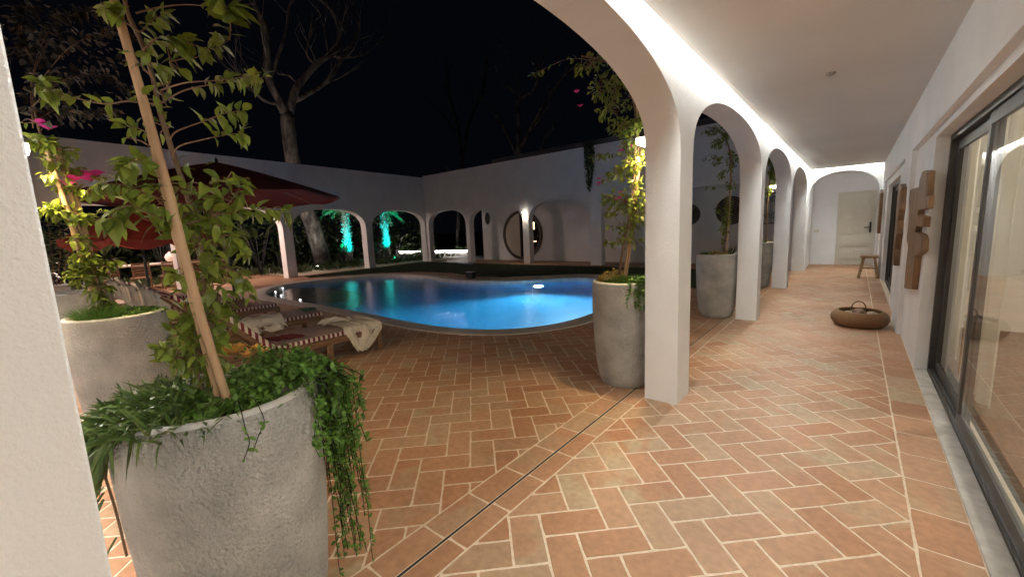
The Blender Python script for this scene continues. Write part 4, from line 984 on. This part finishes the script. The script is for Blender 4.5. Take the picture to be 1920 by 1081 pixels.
grass_tuft((P2_[0]+.16, P2_[1]+.0, .935), .05, 40, .20, 'spiky reddish tuft at the right of the planter in the second arch', 'strap', W=.01)
mat_plant((P3_[0], P3_[1], .94), (.2, .2, .05), 300, .03, 'low green plants filling the planter behind the second pillar')
grass_tuft((PC[0]+.12, PC[1]-.10, .935), .10, 900, .15, 'fine feathery green grass at the left of the planter behind the foreground one', W=.0025, spread=.8)
mat_plant((PC[0]+.02, PC[1]+.05, .93), (.24, .24, .05), 2000, .024, 'small-leaved ground cover filling the planter behind the foreground one')
# ------------------------------------------------------------ sun loungers
def make_lounger(x, label):
    """near rail at x, foot end y=2.84, head y=.95; hinge y=1.6"""
    t = thing('sun_lounger', label, 'sun lounger', (x-.33, 2.0, 0), 'striped sun loungers in a row by the pool'); w2 = .66
    mb = MB(); z0, z1 = .225, .29
    mb.box((x-.03, .90, z0), (x, 2.86, z1)); mb.box((x-w2, .90, z0), (x-w2+.03, 2.86, z1)); mb.box((x-w2+.03, 2.83, z0), (x-.03, 2.86, z1)); mb.box((x-w2+.03, .90, z0), (x-.03, .93, z1))
    for y in np.arange(1.66, 2.8, .085): mb.box((x-w2+.03, y, z1-.022), (x-.03, y+.05, z1-.004))
    build('frame', mb, M['teak'], t, bevel=.004)
    for xx in (x-.05, x-w2):
        for y in (1.05, 2.16, 2.80):
            mb = MB(); mb.box((xx, y, 0), (xx+.05, y+.055, z0-.0005)); build('leg', mb, M['teak'], t, bevel=.004)
    hy, hz = 1.60, .285; ty, tz = 1.12, .80
    mb = MB(); mb.bar((x-.05, hy, hz), (x-.05, ty, tz), .03, .05, (0, 0, 1)); mb.bar((x-w2+.05, hy, hz), (x-w2+.05, ty, tz), .03, .05)
    for q in np.linspace(.06, .96, 7):
        yy, zz = hy+(ty-hy)*q, hz+(tz-hz)*q; mb.bar((x-w2+.065, yy, zz), (x-.065, yy, zz), .018, .05, (0, ty-hy, tz-hz))
    mb.bar((x-.08, 1.28, .61), (x-.08, 1.0, .25), .025, .03); mb.bar((x-w2+.08, 1.28, .61), (x-w2+.08, 1.0, .25), .025, .03)
    build('backrest', mb, M['teak'], t, bevel=.003)
    # cushion: top faces striped along y, bands striped across
    nrm = Vector((0, hz-tz, -(hy-ty))).normalized(); nrm = -nrm if nrm.z < 0 else nrm
    A = Vector((0, hy, hz+.02)); B = Vector((0, ty-.02, tz+.04)); C_ = Vector((0, 2.84, z1+.004)); th = .052
    line = [B, A+Vector((0, -.02, .0)), Vector((0, hy+.03, z1+.004)), C_]; up = [B+nrm*th, A+Vector((0, .02, th*.9)), Vector((0, hy+.05, z1+.004+th)), C_+Vector((0, 0, th))]
    topm, side = MB(), MB(); xa, xb = x-.012, x-w2+.012
    Lp = catmull(line, 8, False); Up = catmull(up, 8, False); k = len(Lp)
    for i in range(k-1):
        a, b, c, d = Up[i], Up[i+1], Lp[i], Lp[i+1]; mid_x = [xa-.02, (xa+xb)/2, xb+.02]
        e = Vector((0, 0, 0.0)); ins = .012
        topm.add([(xa-ins, a.y, a.z), (xa-ins, b.y, b.z), ((xa+xb)/2, b.y, b.z+.006), ((xa+xb)/2, a.y, a.z+.006), (xb+ins, a.y, a.z), (xb+ins, b.y, b.z)], [(0, 1, 2, 3), (3, 2, 5, 4)])
        for X, s in ((xa, 1), (xb, -1)):
            side.add([(X, c.y, c.z+.006), (X, d.y, d.z+.006), (X, b.y, b.z-.008), (X, a.y, a.z-.008), (X-s*ins, a.y, a.z), (X-s*ins, b.y, b.z)], [(0, 1, 2, 3), (3, 2, 5, 4)])
    for a, c in ((Up[0], Lp[0]), (Up[-1], Lp[-1])):
        side.add([(xa, a.y, a.z-.008), (xb, a.y, a.z-.008), (xb, c.y, c.z), (xa, c.y, c.z)], [(0, 1, 2, 3)])
    build('cushion', topm, M['stripe_top'], t, smooth=True, merge=True); build('cushion_edge', side, M['stripe_side'], t, angle=60, merge=True)
    return t
LX = [-4.58, -6.1, -7.7, -9.3, -10.9]
LB = ['nearest striped sun lounger with a cream towel over its foot end', 'second striped sun lounger from the front, with a rolled towel and blue cloth on it', 'third striped sun lounger from the front', 'fourth striped sun lounger with a white towel on its backrest', 'farthest striped sun lounger near the red parasols']
for x, l in zip(LX, LB): make_lounger(x, l)
def cloth(label, path_pts, width_dir, m, name='towel', amp=.02, nu=26, nv=34, cat='towel', seed=0, taper=None, group='towels on the loungers'):
    r = random.Random(seed); P = catmull(path_pts, 10, False); k = len(P); W = Vector(width_dir); mb = MB(); ph = [r.uniform(0, 6) for _ in range(6)]
    for i, p in enumerate(P):
        u = i/(k-1); tp = taper(u) if taper else 1
        for j in range(nv):
            v = j/(nv-1)-.5
            q = p+W*v*tp; f = (1-2*abs(math.sin(v*7+ph[0]+u*2.2)))*.55+(1-2*abs(math.sin(v*13+ph[1]-u*3)))*.3+(1-2*abs(math.sin(u*5+ph[2]+v*4)))*.35
            edge = (p.z < .28); q = q+Vector((amp*f*(1.0 if edge else .35), amp*.4*math.sin(v*11+ph[3]), amp*(.6*abs(f)+.1)))
            mb.v.append(tuple(q+Vector((r.uniform(-.003, .003), r.uniform(-.003, .003), r.uniform(-.002, .002)))))
    for i in range(k-1):
        for j in range(nv-1): mb.f.append((i*nv+j, i*nv+j+1, (i+1)*nv+j+1, (i+1)*nv+j)); mb.c.append(None)
    o = build(name, mb, m, smooth=True); so = o.modifiers.new('thick', 'SOLIDIFY'); so.thickness = .004; so.offset = 1
    s = o.modifiers.new('sub', 'SUBSURF'); s.levels = 1; s.render_levels = 1
    return tag(o, label, cat, group)
x = -4.58
cloth('cream towel draped over the foot end of the nearest lounger and hanging down its side', [(x-.58, 2.62, .375), (x-.35, 2.58, .385), (x-.12, 2.60, .375), (x-.005, 2.62, .35), (x+.03, 2.62, .24), (x+.05, 2.58, .13), (x+.06, 2.54, .06)], (0, .42, 0), M['towel'], amp=.045, seed=3, taper=lambda u: 1.25-.25*u if u < .6 else max(.12, 1.1-(u-.6)*2.4))
cloth('crumpled corner of the cream towel lying on the nearest lounger', [(x-.45, 2.30, .375), (x-.40, 2.38, .40), (x-.30, 2.46, .43), (x-.22, 2.55, .40)], (.22, .0, .0), M['towel'], amp=.05, seed=5)
cloth('folded dark red cloth on the seat of the nearest lounger', [(x-.45, 1.72, .352), (x-.30, 1.80, .365), (x-.15, 1.84, .355)], (.05, .30, 0), M['cloth_red'], amp=.02, seed=8)
x = -6.1
cloth('bunched cream towel hanging off the near side of the second lounger', [(x-.30, 2.0, .37), (x-.12, 2.02, .40), (x-.01, 2.03, .37), (x+.03, 2.05, .28), (x+.05, 2.08, .20)], (0, .55, 0), M['towel'], amp=.05, seed=9)
cloth('blue patterned cloth folded on the seat of the second lounger', [(x-.30, 1.72, .36), (x-.15, 1.76, .375), (x-.04, 1.78, .36)], (0, .30, 0), mat('blue_cloth', (.06, .10, .16), (.40, .42, .40), .9, 12), amp=.02, seed=10)
mb = MB(); t = None
cloth('green cloth lying at the foot end of the second lounger', [(x-.45, 2.74, .37), (x-.30, 2.75, .38), (x-.12, 2.72, .372)], (0, .22, 0), mat('green_cloth', (.02, .12, .07), (.04, .18, .10), .9, 12), amp=.02, seed=12)
for xx, sd, lab in ((-7.7, 21, 'cream towel hanging over the backrest of the third lounger'), (-9.3, 22, 'white towel hanging over the backrest of the fourth lounger'), (-10.9, 23, 'white towel hanging over the backrest of the farthest lounger')):
    cloth(lab, [(xx-.55, 1.20, .78), (xx-.30, 1.20, .83), (xx-.06, 1.20, .81), (xx+.02, 1.20, .72), (xx+.04, 1.21, .56), (xx+.05, 1.21, .40)], (0, .30, -.20), M['towel'], amp=.035, seed=sd)
# ------------------------------------------------------------ parasols
def parasol(x, y, rim_z, apex_z, r, label, half=False, n=8, rot=0.3):
    t = thing('parasol', label, 'parasol', (x, y, 0), 'red parasols on the pool terrace')
    mb = MB(); seg = 6; ring_ = 6; rows = []
    for k in range(ring_+1):
        q = k/ring_; row = []
        for i in range(n*seg):
            a = rot+2*PI*i/(n*seg); f = (i % seg)/seg; sag = math.sin(PI*f)
            rr = r*q*(1-.055*sag*q) ; z = apex_z-(apex_z-rim_z)*(q**(1.15 if not half else .7))-.05*sag*q*(1-q*.4)
            if half: rr *= 1-.16*sag*q; z -= .04*sag
            row.append((x+rr*math.cos(a), y+rr*math.sin(a), z))
        rows.append(row)
    m = n*seg
    for row in rows: mb.v += row
    for k in range(ring_):
        for i in range(m): mb.f.append((k*m+i, k*m+(i+1) % m, (k+1)*m+(i+1) % m, (k+1)*m+i)); mb.c.append(None)
    build('canopy', mb, M['canopy_thin'] if half else M['canopy'], t, angle=25, merge=True)
    mb = MB()                                                    # hanging valance
    last = rows[-1]; h = .05 if not half else .16
    mb.v += last+[(px, py, pz-h*(1-.25*math.cos(2*PI*(i % seg)/seg))) for i, (px, py, pz) in enumerate(last)]
    for i in range(m): mb.f.append((i, (i+1) % m, m+(i+1) % m, m+i)); mb.c.append(None)
    build('valance', mb, M['canopy_thin'] if half else M['canopy'], t, smooth=True)
    for i in range(n):
        a = rot+2*PI*i/n; mb = MB(); mb.bar((x+.04*math.cos(a), y+.04*math.sin(a), apex_z-.05), (x+r*.99*math.cos(a), y+r*.99*math.sin(a), rim_z-.015), .02, .02); build('rib', mb, M['teak'], t)
    mb = MB(); mb.lathe([(.03, .05), (.027, apex_z+.04), (.0001, apex_z+.1)], 14, (x, y, 0)); build('pole', mb, M['black'], t, smooth=True)
    mb = MB(); mb.lathe([(.30, 0), (.30, .05), (.06, .08), (.05, .30), (.035, .32)], 24, (x, y, 0), True); build('base', mb, M['black'], t, angle=30)
    return t
parasol(-9.6, 2.75, 2.30, 2.98, 2.15, 'large open dark red parasol over the loungers')
parasol(-12.8, 1.95, 1.62, 2.55, 1.42, 'smaller red parasol with folded panels hanging low behind the large one', half=True)
# ------------------------------------------------------------ dining table group in the left wing
t = thing('dining_table', 'long pale dining table under the left arches with a vase on it', 'table', (-18.1, 3.2, 0))
mb = MB(); mb.box((-18.6, 1.5, .78), (-17.6, 5.05, .83)); build('tabletop', mb, mat('pale_tabletop', (.62, .56, .50), rough=.4), t, bevel=.006)
for xx in (-18.5, -17.8):
    for y in (1.65, 4.8):
        mb = MB(); mb.box((xx, y, 0), (xx+.09, y+.09, .7795)); build('leg', mb, M['teak'], t)
def chair(x, y, label, face=-1):
    t = thing('dining_chair', label, 'chair', (x, y, 0), 'wooden slatted chairs along the dining table')
    mb = MB(); mb.box((x-.22, y-.23, .42), (x+.22, y+.23, .455)); build('seat', mb, M['teak'], t)
    for dx in (-.2, .2):
        for dy in (-.2, .2):
            top = .92 if dx*face < 0 else .419
            mb = MB(); mb.box((x+dx-.018, y+dy-.018, 0), (x+dx+.018, y+dy+.018, top if top > .5 else .419)); build('leg', mb, M['teak'], t)
    mb = MB()
    for k in range(5): z = .50+k*.085; mb.box((x-face*.2-.010, y-.181, z), (x-face*.2+.010, y+.181, z+.06))
    build('backrest', mb, M['teak'], t)
order = ['first', 'second', 'third', 'fourth', 'fifth']
for i in range(5): chair(-17.2, 1.75+i*.72, '%s slatted wooden chair from the left on the near side of the dining table' % order[i])
VX, VY = -18.0, 3.46
t = thing('flower_vase', 'round pale ceramic vase with white and yellow flowers on the dining table', 'vase', (VX, VY, .831))
mb = MB(); mb.lathe([(.09, .0), (.17, .08), (.20, .18), (.16, .28), (.08, .33), (.09, .36)], 24, (VX, VY, .831)); build('vase_body', mb, M['vase'], t, smooth=True)
mb = MB(); st = MB()
for i in range(12):
    d = Vector((rnd.uniform(-.5, .5), rnd.uniform(-.9, .7), 1)).normalized(); b0 = Vector((VX, VY, 1.17)); e = b0+d*rnd.uniform(.25, .6); st.tube([b0, e], .006, 5)
    for k in range(7):
        a = k*.9; mb.leaf(e, Vector((math.cos(a), math.sin(a), .7)), (0, 0, 1), .13, .07, .1, .4)
build('stems', st, M['trail'], t); build('flowers', mb, M['petal'], t, smooth=True)
t = thing('table_lamp', 'glowing lamp hanging above the dining table behind the foreground vine', 'lamp', (-18, 4.55, 1.7))
mb = MB(); mb.lathe([(.0001, .12), (.06, .10), (.10, .04), (.10, 0), (.0001, -.01)], 16, (-18, 4.55, 1.62)); build('lamp_shade', mb, M['lampglow'], t, smooth=True)
mb = MB(); mb.tube([(-18, 4.55, 1.74), (-18, 4.55, 3.3)], .006, 6); build('cord', mb, M['black'], t)
lamp('light', 'POINT', Vector((-18.0, 3.9, 2.6)), None, 280, (1, .70, .60), t, radius=.12)
lamp('light', 'POINT', Vector((-17.9, 1.6, 2.6)), None, 260, (1, .70, .60), t, radius=.12)
mb = MB(); mb.box((-18.2, 4.45, .832), (-17.8, 4.65, .86)); mb.box((-18.16, 4.47, .861), (-17.84, 4.63, .88)); tag(build('serving_tray', mb, M['vase'], bevel=.004), 'pale tray on the right end of the dining table', 'tray')
# low garden planter wall at left
mb = MB(); mb.box((-14.6, .1, 0), (-13.9, .75, .62)); tag(build('low_planter_wall', mb, M['concrete'], bevel=.01), 'low grey planter wall at the far left behind the planters', 'planter')
lf = MB(); tw = MB()
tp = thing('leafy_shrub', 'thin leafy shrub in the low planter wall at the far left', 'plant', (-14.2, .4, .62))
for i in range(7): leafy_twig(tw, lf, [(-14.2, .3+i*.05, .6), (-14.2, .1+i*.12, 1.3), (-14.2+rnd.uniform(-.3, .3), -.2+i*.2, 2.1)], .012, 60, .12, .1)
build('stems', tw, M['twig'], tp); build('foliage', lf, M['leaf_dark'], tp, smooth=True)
# ------------------------------------------------------------ pool fittings
t = thing('pool_light', 'bright underwater lamp on the far wall of the pool', 'light', (-6.75, 9.3, -.35))
PLc = Vector((-6.62, 9.10, -.34))
mb = MB(); d = Vector((.25, -.97, 0)); s = Vector((d.y, -d.x, 0)); o_ = len(mb.v)
mb.tube([PLc, PLc+d*.03], .13, 20); build('lens', mb, M['coollamp'], t)
mb = MB(); mb.tube([PLc-d*.03, PLc+d*.025], .16, 20); build('housing', mb, M['chrome'], t)
lamp('light', 'SPOT', PLc+d*.06, (.50, -.84, -.16), 420, (.45, .80, 1), t, spot=math.radians(135), blend=.7, radius=.08)
for i, (px, py) in enumerate([(-13.0, 4.75), (-12.0, 4.52), (-13.75, 5.25), (-10.6, 4.42)]):
    lab = ['leftmost but one tiny white light at the dark shallow end of the pool', 'third tiny white light from the left at the shallow end of the pool', 'leftmost tiny white light at the dark shallow end of the pool', 'rightmost tiny white light at the shallow end of the pool'][i]
    mb = MB(); mb.lathe([(.0001, .022), (.02, .018), (.028, 0), (.0001, -.01)], 12, (px, py, -.07)); tag(build('floating_light', mb, emis('float_glow%d' % i, (.95, .97, 1), 2.5), smooth=True), lab, 'light', 'tiny lights at the shallow end')
t = thing('pool_fountain', 'small dark water spout with a pale plate on the far pool edge', 'fountain', (-9.05, 8.62, 0))
mb = MB(); mb.box((-9.2, 8.82, .015), (-8.92, 8.98, .20)); build('pedestal', mb, M['black'], t, bevel=.005)
mb = MB(); mb.box((-9.2, 8.80, .2005), (-8.92, 9.0, .215)); build('top_plate', mb, M['sill'], t)
mb = MB(); mb.tube([(-9.06, 8.9, .215), (-9.06, 8.92, .40), (-9.12, 8.8, .46)], .012, 8); build('spout', mb, M['black'], t)
mb = MB(); mb.box((-9.5, 8.80, .465), (-8.95, 8.98, .475)); build('blade', mb, M['sill'], t)
# ------------------------------------------------------------ hanging plant on the far wall
t = thing('hanging_plant', 'dark ivy hanging down the far white wall from the roof edge', 'plant', (-7.55, 13.7, 4.3)); lf = MB(); tw = MB()
for i in range(16):
    x0 = -7.55+rnd.uniform(-.2, .2); ln = rnd.uniform(.6, 1.65); P = [Vector((x0, 13.74, 4.36)), Vector((x0, 13.68, 4.3)), Vector((x0+rnd.uniform(-.05, .05), 13.70, 4.3-ln*.5)), Vector((x0*1+(-7.55-x0)*.6, 13.71, 4.3-ln))]
    leafy_twig(tw, lf, P, .006, 80, .07, .05)
build('stems', tw, M['twig'], t); build('foliage', lf, M['leaf_dark'], t, smooth=True)
# ------------------------------------------------------------ garden beyond the left arches
def tree(label, base, limbs, plane, twigs=60, seed=1, spread=1.5):
    r = random.Random(seed); t = thing('bare_tree', label, 'tree', base, 'bare trees behind the walls'); tr = MB(); br = MB(); ends = []
    for li, (pts, r0, r1) in enumerate(limbs):
        P = [plane(u, v) for u, v in pts]
        if li: P = [p+Vector((r.uniform(-.2, .2),)*3)*(i/len(P)) for i, p in enumerate(P)]
        Q = catmull(P, 6, False); k = len(Q); (tr if li == 0 else br).tube(Q, [r0+(r1-r0)*i/(k-1) for i in range(k)], 10 if li == 0 else 7, jit=.06)
        if li: ends += [(Q[j], (Q[min(j+1, k-1)]-Q[max(j-1, 0)]).normalized(), r0+(r1-r0)*j/(k-1)) for j in range(k//3, k, 2)]
    def grow(p, d, ln, rad, lv):
        P = [p]; dd = d
        for i in range(4): dd = (dd+Vector((r.uniform(-.25, .25), r.uniform(-.25, .25), r.uniform(-.1, .3)))).normalized(); P.append(P[-1]+dd*ln/4)
        br.tube(P, [rad*(1-.2*i) for i in range(5)], 5)
        if lv:
            for q in (2, 3, 4):
                grow(P[q], (dd+Vector((r.uniform(-.8, .8), r.uniform(-.8, .8), r.uniform(-.2, .6)))).normalized(), ln*.62, rad*.45, lv-1)
    for _ in range(twigs):
        p, d, rad = r.choice(ends); grow(p, (d+Vector((r.uniform(-.9, .9), r.uniform(-.9, .9), r.uniform(-.1, .7)))).normalized(), spread*r.uniform(.5, 1.2), min(rad*.5, .05), 1)
    build('trunk', tr, M['bark'], t, smooth=True); build('branches', br, M['bark'], t, smooth=True)
px20 = lambda u, v: at_x(u, v, -20.5)
tree('large bare tree with a thick leaning trunk beyond the left arches', (-20.5, 9.8, 0),
     [([(606, 505), (598, 465), (585, 420), (574, 390), (560, 340), (547, 292), (538, 215)], .42, .28), ([(540, 225), (522, 185), (506, 150), (500, 110), (496, 55), (485, 0), (480, -40)], .22, .07), ([(540, 222), (552, 175), (572, 145), (600, 115), (622, 102), (634, 75), (634, 50), (618, 20), (600, -10)], .20, .05),
      ([(552, 190), (585, 172), (610, 155), (635, 120), (670, 60), (675, 30)], .13, .03), ([(625, 104), (650, 108), (685, 98), (740, 58)], .09, .02), ([(525, 195), (500, 190), (478, 178), (440, 140)], .09, .03), ([(560, 160), (540, 145), (522, 138)], .07, .02), ([(634, 60), (645, 45), (650, 15)], .05, .02), ([(590, 120), (578, 100), (585, 60), (590, 20)], .06, .02), ([(506, 150), (520, 110), (535, 60), (545, 10), (560, -20)], .09, .03)], px20, 46, 3, 2.2)
py26 = lambda u, v: at_y(u, v, 26)
tree('pale bare tree with spreading branches behind the far right wall', (-20, 26, 0),
     [([(975, 520), (972, 400), (970, 300), (972, 285)], .35, .24), ([(972, 290), (972, 225), (969, 195), (1000, 168), (1006, 130), (1012, 112)], .20, .05), ([(974, 282), (1015, 205), (1040, 165), (1058, 142), (1085, 120)], .15, .03), ([(968, 290), (938, 228), (905, 185), (880, 160)], .12, .03),
      ([(969, 175), (955, 165), (940, 150), (930, 120)], .07, .02), ([(985, 260), (1030, 195), (1032, 170)], .08, .02), ([(1005, 130), (995, 105), (990, 85)], .05, .02), ([(1010, 290), (1022, 262), (1035, 240), (1033, 205)], .09, .03), ([(1012, 112), (1030, 90), (1045, 85)], .04, .02), ([(972, 165), (962, 120), (940, 85), (930, 60)], .05, .02)], py26, 26, 5, 1.6)
py34 = lambda u, v: at_y(u, v, 34)
tree('faint slender bare tree behind the corner where the two white walls meet', (-32, 34, 0), [([(870, 520), (868, 400), (866, 300)], .3, .22), ([(866, 310), (860, 240), (845, 180), (835, 130)], .2, .05), ([(866, 300), (880, 230), (905, 170), (915, 110)], .18, .05), ([(862, 260), (830, 215), (800, 180)], .12, .03)], py34, 26, 9, 2.5)
# palms wrapped in old leaf bases, lit turquoise
def palm(x, y, h, label, crown=True):
    h += .25
    t = thing('palm_tree', label, 'palm tree', (x, y, 0), 'turquoise-lit palms beyond the arches'); mb = MB(); lf = MB(); r = random.Random(int(y*10))
    mb.tube([(x, y, 0), (x+.02, y, h*.5), (x, y, h)], [.20, .17, .15], 12); tk = build('trunk', mb, M['palmtrunk'], t, smooth=True)
    for k in range(170):
        z = .3+(h-.3)*k/170; a = k*2.4; d = Vector((math.cos(a), math.sin(a), .8)); lf.blade(Vector((x, y, z))+d*.12, d, rv(), r.uniform(.12, .24), .07, .15, 2)
    build('leaf_bases', lf, M['palmtrunk'], t)
    fr = MB()
    for k in range(15):
        a = k*2.4+r.random(); el = r.uniform(-.1, .9); d = Vector((math.cos(a), math.sin(a), el)).normalized(); P = []
        for i in range(8): q = i/7; P.append(Vector((x, y, h))+d*1.25*q+Vector((0, 0, -.75*q*q)))
        fr.tube(P, [.012*(1-.7*i/7) for i in range(8)], 4)
        for i in range(1, 8):
            tg = (P[i]-P[i-1]).normalized(); sd = tg.cross(Vector((0, 0, 1))).normalized()
            for m_ in range(3):
                for s_ in (-1, 1): fr.blade(P[i-1].lerp(P[i], m_/3), (tg*.6+sd*s_+Vector((0, 0, -.1))), Vector((0, 0, 1)), .34*(1-.4*abs(i/7-.4)), .03, .35, 2, tint(.7, 1.2))
    build('fronds', fr, M['palm'], t)
    lp = t
    return t
TEAL = (0.0, .92, .88)
tp = palm(-20.3, 11.15, 2.55, 'left turquoise-lit palm with shaggy trunk seen through the second arch')
lamp('uplight', 'SPOT', Vector((-18.9, 10.7, .15)), (-1.4, .45, 1.75), 800, TEAL, tp, spot=math.radians(60), blend=.7, radius=.04)
tp = palm(-20.3, 13.45, 2.55, 'right turquoise-lit palm with shaggy trunk seen through the third arch')
lamp('uplight', 'SPOT', Vector((-18.9, 13.0, .15)), (-1.4, .45, 1.75), 900, TEAL, tp, spot=math.radians(55), blend=.7, radius=.04)
# bird-of-paradise style plants
def banana_plant(x, y, label, n=9, h=1.7, seed=0):
    r = random.Random(seed); t = thing('broad_leaf_plant', label, 'plant', (x, y, 0), 'broad-leaved plants in the garden bed'); st = MB(); lf = MB()
    for i in range(n):
        a = r.uniform(0, 2*PI); lean = r.uniform(.15, .6); hh = h*r.uniform(.55, 1.1); top = Vector((x+math.cos(a)*lean*hh*.5, y+math.sin(a)*lean*hh*.5, hh)); st.tube([(x, y, 0), ((x+top.x)/2, (y+top.y)/2, hh*.55), top], .014, 5)
        lf.leaf(top, Vector((math.cos(a)*.6, math.sin(a)*.6, .9)), (math.cos(a)*-.5, math.sin(a)*-.5, .6), h*.42, h*.13, .35, .35, tint(.6, 1.1))
    build('stems', st, M['trail'], t); build('foliage', lf, M['leaf_dark'], t, smooth=True)
for i, (x, y, h, lab) in enumerate([(-18.6, 6.35, 1.9, 'broad-leaved plant just behind the nearest arch pillar of the left wall'), (-19.4, 5.2, 2.2, 'tall broad-leaved plant in the middle of the first open arch'), (-19.5, 7.5, 1.2, 'low broad-leaved plant left of the leaning trunk'), (-19.2, 3.4, 2.3, 'broad-leaved plant behind the dining table'),
                                    (-20.2, 9.9+.9, .9, 'low leafy plant under the left palm'), (-19.8, 12.6, 1.0, 'low leafy plant between the palms'), (-21.0, 14.6, 1.1, 'leafy plant to the right of the palms near the light strip'), (-19.7, 1.9, 2.0, 'broad-leaved plant behind the left end of the dining table')]): banana_plant(x, y, lab, 10, h, i)
for i, (x, y, h, lab) in enumerate([(-20.7, 16.0, .8, 'spiky pale plant left of the garden light strip'), (-21.6, 17.6, 1.0, 'spiky plant just behind the left half of the garden light strip'), (-19.3, 18.3, 1.0, 'spiky plant behind the right half of the garden light strip')]):
    t = thing('spiky_plant', lab, 'plant', (x, y, 0), 'spiky plants by the garden light strip'); lf = MB()
    for k in range(46):
        a = k*2.4; lf.blade((x, y, .02), (math.cos(a), math.sin(a), .25+k*.05), rv(), h*rnd.uniform(.7, 1.1), .07, .35, 4, tint(.7, 1.3))
    build('foliage', lf, M['palm'], t, smooth=True)
# ground cover strips
mb = MB()
for i in range(2600):
    x = rnd.uniform(-21.5, -17.6); y = rnd.uniform(6.8, 16.5); mb.leaf((x, y, .02), (rnd.uniform(-1, 1), rnd.uniform(-1, 1), rnd.uniform(.5, 1.6)), rv(), rnd.uniform(.12, .35), .06, .3, .2, tint(.5, 1.1))
for i in range(1800):
    x = rnd.uniform(-21.5, -18.9); y = rnd.uniform(-1, 6.8); mb.leaf((x, y, .02), (rnd.uniform(-1, 1), rnd.uniform(-1, 1), rnd.uniform(.5, 1.6)), rv(), rnd.uniform(.12, .35), .06, .3, .2, tint(.5, 1.1))
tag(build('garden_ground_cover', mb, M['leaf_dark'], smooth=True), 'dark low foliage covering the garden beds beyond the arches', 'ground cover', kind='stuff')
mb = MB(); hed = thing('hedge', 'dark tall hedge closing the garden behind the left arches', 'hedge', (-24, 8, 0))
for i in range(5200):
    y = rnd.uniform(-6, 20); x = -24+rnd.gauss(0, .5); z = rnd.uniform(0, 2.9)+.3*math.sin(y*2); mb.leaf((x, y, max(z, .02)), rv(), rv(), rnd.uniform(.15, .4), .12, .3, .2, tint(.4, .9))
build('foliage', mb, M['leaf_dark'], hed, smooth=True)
# small spotlight on the trunk and fern
t = thing('garden_spotlight', 'small bright spotlight low in the plants at the foot of the leaning trunk', 'light', (-18.3, 8.5, .2))
mb = MB(); mb.tube([(-18.3, 8.5, 0), (-18.3, 8.5, .16)], .012, 6); build('spike', mb, M['black'], t)
mb = MB(); mb.lathe([(.0001, .0), (.05, .0), (.065, .06)], 12, (-18.3, 8.5, .16), True); build('head', mb, emis('spot_glow', (1, .97, .88), 7), t)
lamp('light', 'SPOT', Vector((-18.3, 8.5, .30)), (-1, .35, 1.2), 300, (1, .92, .78), t, spot=math.radians(90), blend=.8, radius=.05)
# wash strip and low wall in the far garden corner
t = thing('garden_wash_light', 'long bright strip light washing the ground in the far garden corner', 'light', (-19.8, 17.2, .25))
a = at_x(775, 478, -21.5) if False else Vector((-23.6, 16.6, .28)); b = Vector((-17.9, 17.5, .28))
mb = MB(); mb.bar(a, b, .04, .05); build('diffuser', mb, M['washglow'], t)
mb = MB(); mb.bar(a+Vector((-.1, .15, -.14)), b+Vector((.1, .15, -.14)), .2, .28); build('bench_wall', mb, M['concrete'], t)
lamp('light', 'AREA', (a+b)/2+Vector((0, -.06, 0)), (.15, -1, -.5), 60, (1, .9, .84), t, size=5.6, size_y=.05)
for i, (x, y) in enumerate([(-19.6, 19.5)]):
    tree('slim pale trunk behind the light strip in the far garden corner', (x, y, 0), [([(858, 476), (858, 440), (860, 400), (858, 360)], .13, .10), ([(858, 365), (850, 340), (845, 320)], .08, .04), ([(858, 370), (868, 345), (875, 320)], .07, .04)], lambda u, v: at_y(u, v, 19.5), 3, 31, .8)
print('objects', len(bpy.data.objects))
